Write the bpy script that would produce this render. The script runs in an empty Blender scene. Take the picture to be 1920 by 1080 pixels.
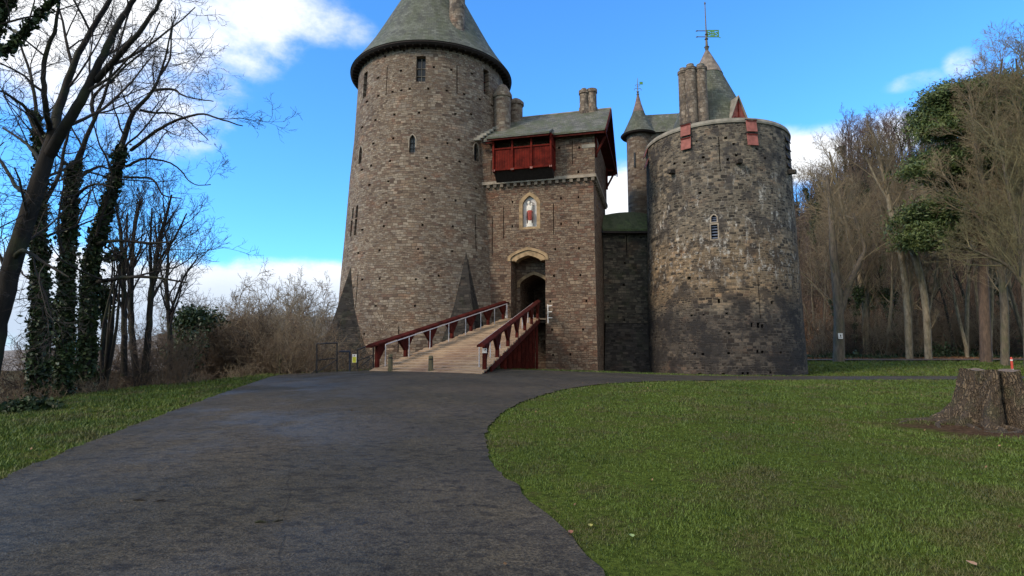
import bpy, math, random
import numpy as np
from mathutils import Vector, Matrix
from mathutils.geometry import tessellate_polygon

# ------------------------------------------------------------------ camera, sky, sun, exposure
sc = bpy.context.scene
F = 1100.0; PITCH = math.radians(7.0); EYE = 1.6
cam = bpy.data.objects.new('camera', bpy.data.cameras.new('camera'))
sc.collection.objects.link(cam); sc.camera = cam
cam.location = (0, 0, EYE); cam.rotation_euler = (math.radians(90) + PITCH, 0, 0)
cam.data.sensor_width = 36; cam.data.lens = F / 1920 * 36
cam.data.clip_start = 0.05; cam.data.clip_end = 6000
sc.view_settings.view_transform = 'Standard'; sc.view_settings.look = 'None'
sc.view_settings.exposure = 0.75; sc.view_settings.gamma = 1.0

SUN = Vector((-0.78, -0.50, 0.60)).normalized()
sun = bpy.data.objects.new('sun', bpy.data.lights.new('sun', 'SUN'))
sc.collection.objects.link(sun)
sun.data.energy = 2.1; sun.data.angle = math.radians(14); sun.data.color = (1.0, 0.84, 0.66)
sun.rotation_euler = SUN.to_track_quat('Z', 'Y').to_euler()

world = bpy.data.worlds.new('World'); sc.world = world; world.use_nodes = True
wn, wl = world.node_tree.nodes, world.node_tree.links
for n in list(wn): wn.remove(n)
def ray(u, v):
    a = (u - 960) / F; b = (540 - v) / F
    return Vector((a, math.cos(PITCH) - b * math.sin(PITCH), math.sin(PITCH) + b * math.cos(PITCH)))
def at(u, v, Y):
    d = ray(u, v); return Vector((0, 0, EYE)) + d * (Y / d.y)
def wnode(t, **k):
    n = wn.new(t)
    for a, b in k.items(): setattr(n, a, b)
    return n
def wmath(op, a, b=None, clamp=False):
    n = wnode('ShaderNodeMath', operation=op, use_clamp=clamp)
    for i, x in enumerate((a, b)):
        if x is None: continue
        if isinstance(x, (int, float)): n.inputs[i].default_value = x
        else: wl.new(x, n.inputs[i])
    return n.outputs[0]
sky = wnode('ShaderNodeTexSky', sky_type='NISHITA', sun_disc=False)
sky.sun_elevation = math.asin(SUN.z); sky.sun_rotation = math.atan2(SUN.x, SUN.y)
sky.air_density = 1.0; sky.dust_density = 0.4; sky.ozone_density = 2.5
tc = wnode('ShaderNodeTexCoord')
dirn = wnode('ShaderNodeVectorMath', operation='NORMALIZE'); wl.new(tc.outputs['Generated'], dirn.inputs[0])
# cloud banks: (pixel-free) directions with a horizontal and vertical angular size
blobs = [(500, 560, .36, .075, 1.3), (60, 600, .36, .12, 1.2), (110, 30, .25, .16, .88), (300, 160, .16, .17, .74), (430, 50, .17, .11, .66), (390, 240, .07, .07, .6),
         (1165, 400, .10, .10, 1.2), (1490, 300, .24, .06, .85), (1640, 262, .11, .05, .8), (1800, 118, .035, .03, .55), (1720, 150, .07, .022, .45),
         (560, 30, .16, .055, .62), (330, 440, .12, .06, .5)]
back = [((.3, -1, .35), 1.1, .7, 1.1), ((-1, -.5, .3), .6, .5, 1.0), ((1, -.6, .4), .6, .6, .9), ((0, -.5, 1), 1.0, 1.0, 1.15)]   # unseen cloud added behind and above the viewer to neutralise the blue skylight
nz = wnode('ShaderNodeTexNoise'); nz.inputs['Scale'].default_value = 5.5; nz.inputs['Detail'].default_value = 9; nz.inputs['Roughness'].default_value = .62
mpn = wnode('ShaderNodeMapping'); mpn.inputs['Scale'].default_value = (1, 1, 1.7)
wl.new(dirn.outputs[0], mpn.inputs['Vector']); wl.new(mpn.outputs[0], nz.inputs['Vector'])
tot = None
for (c, sx, sz, amp) in [(ray(b_[0], b_[1]).normalized(),) + b_[2:] for b_ in blobs] + [(Vector(b_[0]).normalized(),) + b_[1:] for b_ in back]:
    sub = wnode('ShaderNodeVectorMath', operation='SUBTRACT'); wl.new(dirn.outputs[0], sub.inputs[0]); sub.inputs[1].default_value = c
    mul = wnode('ShaderNodeVectorMath', operation='MULTIPLY'); wl.new(sub.outputs[0], mul.inputs[0]); mul.inputs[1].default_value = (1 / sx, 1 / sx, 1 / sz)
    ln = wnode('ShaderNodeVectorMath', operation='LENGTH'); wl.new(mul.outputs[0], ln.inputs[0])
    mr = wnode('ShaderNodeMapRange', interpolation_type='SMOOTHSTEP'); wl.new(ln.outputs['Value'], mr.inputs['Value'])
    mr.inputs['From Min'].default_value = 1.25; mr.inputs['From Max'].default_value = 0.25
    mr.inputs['To Min'].default_value = 0; mr.inputs['To Max'].default_value = amp
    tot = mr.outputs[0] if tot is None else wmath('MAXIMUM', tot, mr.outputs[0])
nn = wmath('MULTIPLY', wmath('SUBTRACT', nz.outputs['Fac'], 0.5), 3.0)
dens = wmath('ADD', tot, wmath('MULTIPLY', nn, wmath('MINIMUM', tot, .75)))
mask = wnode('ShaderNodeMapRange', interpolation_type='SMOOTHSTEP'); wl.new(dens, mask.inputs['Value'])
mask.inputs['From Min'].default_value = .30; mask.inputs['From Max'].default_value = .95
# cloud body: bright tops, blue-grey undersides low on the horizon
sepd = wnode('ShaderNodeSeparateXYZ'); wl.new(dirn.outputs[0], sepd.inputs[0])
cr = wnode('ShaderNodeValToRGB')
cmr = wnode('ShaderNodeMapRange'); wl.new(wmath('ADD', sepd.outputs['Z'], wmath('MULTIPLY', nn, .02)), cmr.inputs['Value'])
cmr.inputs['From Min'].default_value = .05; cmr.inputs['From Max'].default_value = .19
wl.new(cmr.outputs[0], cr.inputs[0])
cr.color_ramp.elements[0].color = (.50, .60, .74, 1); cr.color_ramp.elements[1].color = (.95, .97, 1, 1); cr.color_ramp.elements[1].position = .78
e = cr.color_ramp.elements.new(.45); e.color = (.66, .74, .86, 1)
cb = wnode('ShaderNodeVectorMath', operation='SCALE'); wl.new(cr.outputs[0], cb.inputs[0]); cb.inputs['Scale'].default_value = 7.5
tint = wnode('ShaderNodeVectorMath', operation='MULTIPLY'); wl.new(sky.outputs[0], tint.inputs[0]); tint.inputs[1].default_value = (.66, 1.46, 2.15)
mix = wnode('ShaderNodeMix', data_type='RGBA'); wl.new(mask.outputs[0], mix.inputs['Factor'])
wl.new(tint.outputs[0], mix.inputs['A']); wl.new(cb.outputs[0], mix.inputs['B'])
bg = wnode('ShaderNodeBackground'); bg.inputs['Strength'].default_value = 0.1
wl.new(mix.outputs['Result'], bg.inputs['Color'])
wo = wnode('ShaderNodeOutputWorld'); wl.new(bg.outputs[0], wo.inputs['Surface'])

# ------------------------------------------------------------------ helpers
COL = sc.collection
def sstep(t): t = np.clip(t, 0, 1); return t * t * (3 - 2 * t)
def seg_dist(px, py, poly, closed=True):
    best = np.full(np.shape(px), 1e9); n = len(poly)
    for i in range(n if closed else n - 1):
        ax, ay = poly[i]; bx, by = poly[(i + 1) % n]
        dx, dy = bx - ax, by - ay
        t = np.clip(((px - ax) * dx + (py - ay) * dy) / (dx * dx + dy * dy), 0, 1)
        best = np.minimum(best, np.hypot(px - ax - t * dx, py - ay - t * dy))
    return best
def inside(px, py, poly):
    r = np.zeros(np.shape(px), bool); n = len(poly)
    for i in range(n):
        ax, ay = poly[i]; bx, by = poly[(i + 1) % n]
        if ay == by: continue
        c = ((ay > py) != (by > py)) & (px < (bx - ax) * (py - ay) / (by - ay) + ax)
        r ^= c
    return r
MOAT = [(-10.8, 27.2), (-9.3, 28.2), (-6.5, 29.6), (-2, 31.4), (2, 33), (6, 34.8), (10, 36), (12.5, 36.5), (15.5, 37.3), (18.8, 38.7), (20.6, 41),
        (21.2, 45), (22, 62), (-22, 62), (-20, 40), (-14, 31)]
VERGE = [(-9.0, -60), (-10.2, 2), (-11.2, 9), (-11.9, 13.4), (-12.7, 19.3), (-11.6, 25.2), (-10.8, 27.2), (-14, 31), (-22, 62), (-30, 400), (-3000, 400), (-3000, -60)]
def ground_z(x, y):
    x = np.asarray(x, float); y = np.asarray(y, float)
    A = .55 + .6 * np.exp(-((x + 3) / 12) ** 2)
    h = A * np.clip(y / 28, 0, 1) * 1.0
    h = np.where(y < 0, 0, h)
    h = h + np.where(x > 17, .05 * np.clip(y - 38, 0, 24) * sstep((x - 17) / 6), 0)
    h = h + 42 * sstep((y - 60) / 90) * sstep((x - 22 - .25 * (y - 60)) / 48)
    h = h + 7 * sstep((y - 61.5) / 24) * sstep((x - 31) / 14)
    h = h + .05 * np.sin(x * .9 + 1.3) * np.sin(y * .7) * sstep((x + 8) / -5)
    s = seg_dist(x, y, MOAT)
    d = np.where(inside(x, y, MOAT), s, 0)
    h = h - 5.0 * sstep(d / 3.0)
    v = np.where(inside(x, y, VERGE), seg_dist(x, y, VERGE), 0)
    h = h - 5.5 * sstep(v / 14) - 26 * sstep((v - 8) / 160)
    back = sstep((y - 64) / 60) * (1 - sstep((x - 14 - .2 * (y - 60)) / 20))
    return h - 14 * back
def gz(x, y): return float(ground_z(x, y))
def on_ground(u, v):
    d = ray(u, v); t = 2.0; o = Vector((0, 0, EYE))
    while t < 400:
        p = o + d * t
        if p.z < gz(p.x, p.y): break
        t *= 1.01
    return o + d * t

def link(me, name, mat, parent=None):
    o = bpy.data.objects.new(name, me); COL.objects.link(o)
    if mat is not None:
        for m in (mat if isinstance(mat, (list, tuple)) else [mat]): me.materials.append(m)
    if parent is not None: o.parent = parent
    return o
def tag(o, label=None, cat=None, group=None, kind=None):
    if label: o['label'] = label
    if cat: o['category'] = cat
    if group: o['group'] = group
    if kind: o['kind'] = kind
    return o
def empty(name, loc, label, cat, group=None, rz=0):
    o = bpy.data.objects.new(name, None); COL.objects.link(o); o.location = loc; o.rotation_euler = (0, 0, rz)
    o.empty_display_size = .2
    return tag(o, label, cat, group)
def origin(parent):
    p = Vector((0, 0, 0))
    while parent is not None: p += parent.location; parent = parent.parent
    return p
class MB:
    def __init__(s): s.v = []; s.f = []; s.smooth = False
    def add(s, vs, fs):
        b = len(s.v); s.v += [Vector(v) for v in vs]; s.f += [[b + i for i in f] for f in fs]; return s
    def hexa(s, b, t):   # 4 bottom, 4 top points, same winding (counter-clockwise from above)
        return s.add(list(b) + list(t), [(3, 2, 1, 0), (4, 5, 6, 7), (0, 1, 5, 4), (1, 2, 6, 5), (2, 3, 7, 6), (3, 0, 4, 7)])
    def box(s, c, size, X=(1, 0, 0), Y=(0, 1, 0), Z=(0, 0, 1)):
        X, Y, Z, c = Vector(X).normalized() * size[0] / 2, Vector(Y).normalized() * size[1] / 2, Vector(Z).normalized() * size[2] / 2, Vector(c)
        q = [(-1, -1), (1, -1), (1, 1), (-1, 1)]
        return s.hexa([c + X * a + Y * b - Z for a, b in q], [c + X * a + Y * b + Z for a, b in q])
    def beam(s, a, b, w, h, up=(0, 0, 1)):
        a, b = Vector(a), Vector(b); d = (b - a).normalized(); side = d.cross(Vector(up))
        if side.length < 1e-4: side = Vector((1, 0, 0))
        side.normalize(); u = side.cross(d).normalized()
        return s.box((a + b) / 2, (w, (b - a).length, h), side, d, u)
    def tube(s, pts, rad, k=8, cap=True):
        pts = [Vector(p) for p in pts]; rad = rad if isinstance(rad, (list, tuple)) else [rad] * len(pts)
        ref = None; rings = []; b = len(s.v)
        for i, p in enumerate(pts):
            d = (pts[min(i + 1, len(pts) - 1)] - pts[max(i - 1, 0)]).normalized()
            if ref is None: ref = d.orthogonal().normalized()
            ref = (ref - d * ref.dot(d)).normalized(); bi = d.cross(ref)
            for j in range(k):
                a = 2 * math.pi * j / k; s.v.append(p + (ref * math.cos(a) + bi * math.sin(a)) * rad[i])
        for i in range(len(pts) - 1):
            for j in range(k):
                j2 = (j + 1) % k; s.f.append([b + i * k + j, b + i * k + j2, b + (i + 1) * k + j2, b + (i + 1) * k + j])
        if cap: s.f.append([b + j for j in range(k)][::-1]); s.f.append([b + (len(pts) - 1) * k + j for j in range(k)])
        return s
    def lathe(s, prof, c, k=48, a0=0, a1=2 * math.pi):   # prof = [(r, z)] bottom to top; closed solid if r reaches 0 at both ends or capped
        b = len(s.v); full = abs(a1 - a0 - 2 * math.pi) < 1e-6; kk = k if full else k + 1
        for r, z in prof:
            for j in range(kk):
                a = a0 + (a1 - a0) * j / k; s.v.append(Vector((c[0] + r * math.cos(a), c[1] + r * math.sin(a), z)))
        for i in range(len(prof) - 1):
            for j in range(k):
                j2 = (j + 1) % kk; s.f.append([b + i * kk + j, b + i * kk + j2, b + (i + 1) * kk + j2, b + (i + 1) * kk + j])
        s.f.append([b + j for j in range(kk)][::-1]); s.f.append([b + (len(prof) - 1) * kk + j for j in range(kk)])
        return s
    def prism(s, outline, P, T, N, d0, d1, B=None):   # outline in (T,B) plane at P, extruded from P+N*d0 to P+N*d1
        P, T, N = Vector(P), Vector(T), Vector(N); B = Vector(B) if B is not None else Vector((0, 0, 1)); n = len(outline)
        vs = [P + T * x + B * y + N * d0 for x, y in outline] + [P + T * x + B * y + N * d1 for x, y in outline]
        tr = tessellate_polygon([[Vector((x, y, 0)) for x, y in outline]])
        fs = [[i, (i + 1) % n, n + (i + 1) % n, n + i] for i in range(n)]
        fs += [list(range(n))[::-1], list(range(n, 2 * n))]
        return s.add(vs, fs)
    def mesh(s, name, parent=None):
        o = origin(parent); me = bpy.data.meshes.new(name)
        me.from_pydata([tuple(v - o) for v in s.v], [], s.f); me.update()
        return me
    def build(s, name, mat, parent=None, smooth=False, bevel=0, uv=None, recalc=True):
        me = s.mesh(name, parent)
        if recalc:
            import bmesh
            bm = bmesh.new(); bm.from_mesh(me); bmesh.ops.recalc_face_normals(bm, faces=bm.faces)
            if bevel: bmesh.ops.bevel(bm, geom=list(bm.edges), offset=bevel, segments=1, affect='EDGES')
            bm.to_mesh(me); bm.free()
        ob = link(me, name, mat, parent)
        if smooth: shade(me, smooth)
        if uv: do_uv(me, uv, origin(parent))
        return ob
def shade(me, ang=40):
    me.shade_smooth() if hasattr(me, 'shade_smooth') else None
    try:
        me.set_sharp_from_angle(angle=math.radians(ang if ang is not True else 40))
    except Exception: pass
def do_uv(me, uv, o):
    """uv = ('cyl', (cx, cy), R) or ('box',): masonry coordinates in metres"""
    lay = me.uv_layers.new(name='UVMap') if not me.uv_layers else me.uv_layers[0]
    for p in me.polygons:
        n = p.normal; cs = [me.vertices[i].co + o for i in p.vertices]
        if uv[0] == 'cyl' and abs(n.z) < .8:
            c = uv[1]; mid = sum(cs, Vector()) / len(cs); am = math.atan2(mid.x - c[0], -(mid.y - c[1]))
            res = []
            for q in cs:
                a = math.atan2(q.x - c[0], -(q.y - c[1]))
                if a - am > math.pi: a -= 2 * math.pi
                if a - am < -math.pi: a += 2 * math.pi
                res.append((a * uv[2] + 50, q.z + 20))
        elif abs(n.z) > .8: res = [(q.x + 50, q.y + 20) for q in cs]
        else:
            t = Vector((-n.y, n.x, 0)).normalized(); res = [(q.dot(t) + 80, q.z + 20) for q in cs]
        for li, r in zip(p.loop_indices, res): lay.data[li].uv = r
def carve(ob, cutter, uv):
    """subtract the cutter shape from ob for good"""
    c = cutter.build('cutter', None, ob.parent)
    m = ob.modifiers.new('b', 'BOOLEAN'); m.operation = 'DIFFERENCE'; m.object = c; m.solver = 'EXACT'
    bpy.context.view_layer.update()
    dg = bpy.context.evaluated_depsgraph_get(); me = bpy.data.meshes.new_from_object(ob.evaluated_get(dg))
    ob.modifiers.clear(); mats = list(ob.data.materials); ob.data = me
    bpy.data.objects.remove(c)
    shade(me, 30); do_uv(me, uv, origin(ob.parent))
def r_at(prof, z):
    for (r0, z0), (r1, z1) in zip(prof, prof[1:]):
        if z0 <= z <= z1 and z1 > z0: return r0 + (r1 - r0) * (z - z0) / (z1 - z0)
    return prof[-1][0] if z > prof[-1][1] else prof[0][0]
def hit_cyl(u, v, c, prof):
    d = ray(u, v); r = r_at(prof, 8)
    for _ in range(6):
        a = d.x ** 2 + d.y ** 2; b = -2 * (c[0] * d.x + c[1] * d.y); cc = c[0] ** 2 + c[1] ** 2 - r * r
        D = b * b - 4 * a * cc; t = (-b - math.sqrt(max(D, 0))) / (2 * a); p = Vector((0, 0, EYE)) + d * t; r = r_at(prof, p.z)
    N = Vector((p.x - c[0], p.y - c[1], 0)).normalized(); T = Vector((-N.y, N.x, 0))
    return p, T, N
def rect(w, z0, z1): return [(-w / 2, z0), (w / 2, z0), (w / 2, z1), (-w / 2, z1)]
def arch(w, z0, z1, rise, n=6, pt=1.35):
    """pointed arch outline from sill z0 to apex z1 whose curved head is rise high"""
    sp = z1 - rise; R = [(w / 2, z0)]
    for i in range(n + 1):
        q = math.cos(i / n * math.pi / 2); q = 0 if i == n else q; R.append((w / 2 * q, sp + rise * (.58 * math.sqrt(1 - q * q) + .42 * (1 - q))))
    Lh = [(-x, y) for x, y in R[:-1]][::-1]
    return R + Lh

# ------------------------------------------------------------------ materials
def newmat(name):
    m = bpy.data.materials.new(name); m.use_nodes = True; nt = m.node_tree
    for n in list(nt.nodes): nt.nodes.remove(n)
    return m, NT(nt)
class NT:
    def __init__(s, nt):
        s.nt = nt; s.out = nt.nodes.new('ShaderNodeOutputMaterial'); s.b = nt.nodes.new('ShaderNodeBsdfPrincipled')
        nt.links.new(s.b.outputs[0], s.out.inputs['Surface'])
        s.b.inputs['Roughness'].default_value = .85; s.b.inputs['Specular IOR Level'].default_value = .3
    def n(s, t, **k):
        n = s.nt.nodes.new(t)
        for a, b in k.items(): setattr(n, a, b)
        return n
    def put(s, sock, x):
        if x is None: return
        if hasattr(x, 'is_output'): s.nt.links.new(x, sock)
        elif isinstance(x, (tuple, list)): sock.default_value = tuple(x) + ((1,) if len(x) == 3 and sock.type == 'RGBA' else ())
        else: sock.default_value = x
    def math(s, op, a, b=None, clamp=False):
        n = s.n('ShaderNodeMath', operation=op, use_clamp=clamp); s.put(n.inputs[0], a); s.put(n.inputs[1], b); return n.outputs[0]
    def vec(s, op, a, b):
        n = s.n('ShaderNodeVectorMath', operation=op); s.put(n.inputs[0], a); s.put(n.inputs[1], b); return n.outputs[0]
    def scale(s, v, sc_):
        n = s.n('ShaderNodeMapping'); s.put(n.inputs['Vector'], v); n.inputs['Scale'].default_value = sc_; return n.outputs[0]
    def coord(s, k='Object'): return s.n('ShaderNodeTexCoord').outputs[k]
    def geo(s): return s.n('ShaderNodeNewGeometry').outputs['Position']
    def noise(s, v, scale, detail=4, rough=.55, col=False):
        n = s.n('ShaderNodeTexNoise'); s.put(n.inputs['Vector'], v); n.inputs['Scale'].default_value = scale
        n.inputs['Detail'].default_value = detail; n.inputs['Roughness'].default_value = rough
        return n.outputs['Color' if col else 'Fac']
    def voro(s, v, scale, out='Distance', **k):
        n = s.n('ShaderNodeTexVoronoi', **k); s.put(n.inputs['Vector'], v); n.inputs['Scale'].default_value = scale; return n.outputs[out]
    def ramp(s, fac, stops, interp='LINEAR'):
        n = s.n('ShaderNodeValToRGB'); s.put(n.inputs[0], fac); r = n.color_ramp; r.interpolation = interp
        while len(r.elements) < len(stops): r.elements.new(.5)
        for e, (p, c) in zip(r.elements, stops):
            e.position = p; e.color = (tuple(c) + (1,)) if not isinstance(c, (int, float)) else (c, c, c, 1)
        return n.outputs[0]
    def rng(s, v, a, b, c=0, d=1):
        n = s.n('ShaderNodeMapRange', interpolation_type='SMOOTHSTEP'); s.put(n.inputs[0], v)
        for i, x in enumerate((a, b, c, d)): n.inputs[i + 1].default_value = x
        return n.outputs[0]
    def mix(s, fac, a, b, mode='MIX'):
        n = s.n('ShaderNodeMix', data_type='RGBA', blend_type=mode); s.put(n.inputs['Factor'], fac); s.put(n.inputs['A'], a); s.put(n.inputs['B'], b)
        return n.outputs['Result']
    def bump(s, h, strength=.5, dist=.02):
        n = s.n('ShaderNodeBump'); s.put(n.inputs['Height'], h); n.inputs['Strength'].default_value = strength; n.inputs['Distance'].default_value = dist
        s.nt.links.new(n.outputs[0], s.b.inputs['Normal'])
    def col(s, c): s.put(s.b.inputs['Base Color'], c)
def simple(name, c, rough=.7, var=.25, scale=6, metal=0, bump=0, spec=.3):
    m, t = newmat(name); n = t.noise(t.coord(), scale, 5)
    t.col(t.mix(t.rng(n, .3, .7), [x * (1 - var) for x in c], [min(1, x * (1 + var)) for x in c])); t.b.inputs['Roughness'].default_value = rough
    t.b.inputs['Metallic'].default_value = metal; t.b.inputs['Specular IOR Level'].default_value = spec
    if bump: t.bump(n, .5, bump)
    return m
def stone(name, pal, mortar, bw=.27, bh=.115, stain=.5, streak=0, basedark=None, moss=0, seed=0, contrast=1.0, patch=0, msize=.013, even=.14):
    m, t = newmat(name); uv = t.coord('UV')
    sep = t.n('ShaderNodeSeparateXYZ'); t.put(sep.inputs[0], uv)
    # wandering courses of uneven height
    w1 = t.noise(t.scale(uv, (.12, .9, 1)), 1.0, 2); w2 = t.noise(uv, 1.7, 3, col=True)
    cmb = t.n('ShaderNodeCombineXYZ'); cmb.inputs[0].default_value = seed * 3.7; t.put(cmb.inputs[1], t.math('MULTIPLY', w1, .55))
    v = t.vec('ADD', uv, cmb.outputs[0]); w2s = t.vec('MULTIPLY', w2, (.26, .16, 0)); v = t.vec('ADD', v, w2s); v = t.vec('ADD', v, t.vec('MULTIPLY', t.noise(uv, 5.5, 3, col=True), (.10, .075, 0)))
    def brick(vv, w, h, off):
        b = t.n('ShaderNodeTexBrick'); t.put(b.inputs['Vector'], vv); b.offset = off; b.squash = .75; b.squash_frequency = 3
        b.inputs['Color1'].default_value = (0, 0, 0, 1); b.inputs['Color2'].default_value = (1, 1, 1, 1); b.inputs['Mortar'].default_value = (.5, .5, .5, 1)
        b.inputs['Scale'].default_value = 1; b.inputs['Mortar Size'].default_value = msize; b.inputs['Mortar Smooth'].default_value = .4
        b.inputs['Brick Width'].default_value = w; b.inputs['Row Height'].default_value = h; return b
    b1 = brick(v, bw, bh, .45); b2 = brick(t.vec('ADD', v, (.31, .07, 0)), bw * 1.38, bh * 1.5, .37)
    sel = t.rng(t.noise(uv, .42 , 3), .47, .53)
    val = t.mix(sel, b1.outputs['Color'], b2.outputs['Color']); mo = t.mix(sel, b1.outputs['Fac'], b2.outputs['Fac'])
    n = len(pal); c = t.ramp(val, [((i + .0) / n, p) for i, p in enumerate(pal)], 'LINEAR')
    val0 = val; avg = tuple(sum(p[k] for p in pal) / len(pal) for k in range(3)); c = t.mix(even, c, avg)
    # within-stone mottling and area-wide drift
    c = t.mix(.55, c, t.ramp(t.noise(uv, 9, 5, .7), [(.25, .55), (.5, 1), (.8, 1.5)]), 'MULTIPLY')
    drift = t.ramp(t.noise(t.scale(uv, (1, .8, 1)), .33, 5, .6), [(.3, (.62, .60, .60)), (.5, (1, .97, .92)), (.7, (1.28, 1.22, 1.12))])
    c = t.mix(stain, c, drift, 'MULTIPLY')
    warm = t.rng(t.noise(t.scale(uv, (1, 1.6, 1)), .55, 4), .55, .70)
    c = t.mix(t.math('MULTIPLY', warm, .45), c, t.mix(1.0, c, (1.30, .88, .70), 'MULTIPLY'))
    c = t.mix(t.math('MULTIPLY', mo, .75), c, mortar)
    if patch:
        pz = t.math('MULTIPLY', t.rng(t.noise(t.scale(uv, (1, .8, 1)), .8, 6, .65), .50, .58), patch)
        c = t.mix(pz, c, (.035, .033, .034))
    if streak:   # pale lime runs washed down from the joints
        st = t.math('MULTIPLY', t.rng(t.noise(t.vec('ADD', t.scale(uv, (2.6, .62, 1)), t.vec('MULTIPLY', t.noise(uv, 2.2, 3, col=True), (1.0, .6, 0))), 1.0, 8, .72), .53, .62), t.rng(t.noise(t.scale(uv, (.5, .9, 1)), .7, 3), .36, .5))
        st = t.math('MULTIPLY', st, t.rng(t.noise(uv, 5, 6, .7), .38, .58)); st = t.math('MAXIMUM', st, t.math('MULTIPLY', t.math('MULTIPLY', t.rng(t.noise(t.scale(uv, (1, .8, 1)), 2.6, 8, .75), .54, .62), .75), t.rng(t.math('ABSOLUTE', t.math('SUBTRACT', sep.outputs[1], 27.8)), 3.0, .6)))
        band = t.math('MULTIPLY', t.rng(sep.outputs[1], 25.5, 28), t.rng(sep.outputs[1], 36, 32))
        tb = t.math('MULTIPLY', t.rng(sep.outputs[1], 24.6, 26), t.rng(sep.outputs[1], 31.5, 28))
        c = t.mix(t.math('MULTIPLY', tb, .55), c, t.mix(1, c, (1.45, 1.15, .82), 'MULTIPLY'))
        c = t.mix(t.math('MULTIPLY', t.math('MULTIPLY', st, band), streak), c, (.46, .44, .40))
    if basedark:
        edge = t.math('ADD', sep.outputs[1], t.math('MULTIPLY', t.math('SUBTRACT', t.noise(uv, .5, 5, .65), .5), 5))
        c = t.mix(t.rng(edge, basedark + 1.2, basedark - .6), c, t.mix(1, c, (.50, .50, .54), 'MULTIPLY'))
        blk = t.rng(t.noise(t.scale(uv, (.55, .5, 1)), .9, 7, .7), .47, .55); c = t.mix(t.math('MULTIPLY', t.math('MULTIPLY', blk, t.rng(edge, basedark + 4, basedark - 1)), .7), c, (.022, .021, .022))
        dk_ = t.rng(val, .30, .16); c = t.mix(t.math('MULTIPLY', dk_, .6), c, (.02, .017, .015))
    if moss:
        c = t.mix(t.math('MULTIPLY', t.rng(t.noise(uv, .9, 5), .52, .66), moss), c, (.035, .05, .018))
    t.col(c); t.b.inputs['Roughness'].default_value = .92; t.b.inputs['Specular IOR Level'].default_value = .2
    hgt = t.math('ADD', t.math('MULTIPLY', mo, -1.0), t.math('ADD', t.math('MULTIPLY', val, .5), t.math('MULTIPLY', t.noise(uv, 14, 4), .5)))
    t.bump(hgt, .9, .05)
    return m
tan_pal = [(c_[0] * .95, c_[1] * 1.0, c_[2] * 1.1) for c_ in [(.055, .036, .027), (.135, .097, .066), (.19, .142, .094), (.115, .070, .050), (.225, .175, .12), (.155, .125, .098), (.26, .21, .15)]]
grey_pal = [(.025, .023, .022), (.072, .064, .056), (.115, .10, .082), (.045, .036, .030), (.14, .122, .098), (.085, .076, .068), (.19, .16, .125)]
M = {}
M['keep'] = stone('keep_stone', tan_pal, (.065, .05, .038), stain=.55, seed=1)
M['gate'] = stone('gate_stone', [(.045, .028, .022), (.115, .075, .053), (.15, .108, .077), (.105, .055, .040), (.18, .135, .095), (.12, .095, .077), (.21, .16, .115)], (.05, .038, .03), .29, .12, seed=2)
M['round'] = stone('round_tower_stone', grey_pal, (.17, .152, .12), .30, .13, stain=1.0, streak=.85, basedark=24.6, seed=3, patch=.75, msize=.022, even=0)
M['turret'] = stone('turret_stone', tan_pal, (.15, .13, .11), .35, .15, seed=4)
M['dark'] = stone('dark_stone', [(c[0] * .40, c[1] * .40, c[2] * .42) for c in grey_pal], (.045, .042, .04), .32, .14, seed=5, moss=.25)
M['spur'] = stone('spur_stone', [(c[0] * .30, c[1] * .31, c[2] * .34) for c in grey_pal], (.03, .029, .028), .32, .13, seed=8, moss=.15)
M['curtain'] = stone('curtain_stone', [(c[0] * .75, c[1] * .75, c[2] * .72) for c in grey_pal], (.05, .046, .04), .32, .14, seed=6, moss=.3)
M['chim'] = stone('chimney_stone', [(.06, .05, .042), (.15, .12, .095), (.22, .18, .14), (.10, .075, .06), (.26, .22, .18)], (.10, .09, .075), .32, .2, seed=7, patch=.6)
M['ashlar'] = simple('yellow_ashlar', (.25, .175, .098), .85, .35, 2.5, bump=.01)
M['corbel'] = simple('weathered_corbel_stone', (.14, .115, .088), .9, .35, 3)
M['keepdress'] = simple('grey_tan_dressed_stone', (.24, .20, .155), .85, .25, 3, bump=.01)
M['coping'] = simple('pale_coping', (.19, .175, .145), .85, .25, 2.2, bump=.01)
def slate(name, base, moss):
    m, t = newmat(name); uv = t.coord('UV')
    b = t.n('ShaderNodeTexBrick'); t.put(b.inputs['Vector'], t.vec('ADD', uv, t.vec('MULTIPLY', t.noise(uv, 3, 2, col=True), (.05, .03, 0)))); b.offset = .5
    b.inputs['Color1'].default_value = tuple(x * .6 for x in base) + (1,); b.inputs['Color2'].default_value = tuple(x * 1.35 for x in base) + (1,)
    b.inputs['Mortar'].default_value = tuple(x * .3 for x in base) + (1,); b.inputs['Scale'].default_value = 1
    b.inputs['Mortar Size'].default_value = .008; b.inputs['Brick Width'].default_value = .3; b.inputs['Row Height'].default_value = .2
    c = t.mix(.6, b.outputs['Color'], t.ramp(t.noise(uv, .8, 6, .7), [(.3, .5), (.7, 1.6)]), 'MULTIPLY')
    c = t.mix(t.math('MULTIPLY', t.rng(t.noise(t.scale(uv, (1.5, .7, 1)), .7, 6, .7), .40, .62), moss), c, (.062, .074, .036))
    c = t.mix(t.math('MULTIPLY', t.rng(t.noise(t.scale(uv, (5, .8, 1)), .8, 4, .6), .60, .72), .5), c, (.13, .125, .095))
    t.col(c); t.b.inputs['Roughness'].default_value = .75
    t.bump(t.math('ADD', t.math('MULTIPLY', b.outputs['Fac'], -1), t.noise(uv, 10, 3)), .8, .03); return m
M['slate'] = slate('mossy_slate', (.10, .10, .085), .75)
M['lead'] = slate('greenish_roof', (.085, .090, .074), .5)
M['mossroof'] = slate('moss_covered_roof', (.05, .07, .025), .95)
M['soffit'] = simple('dark_eaves_timber', (.022, .016, .014), .8)
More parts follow.
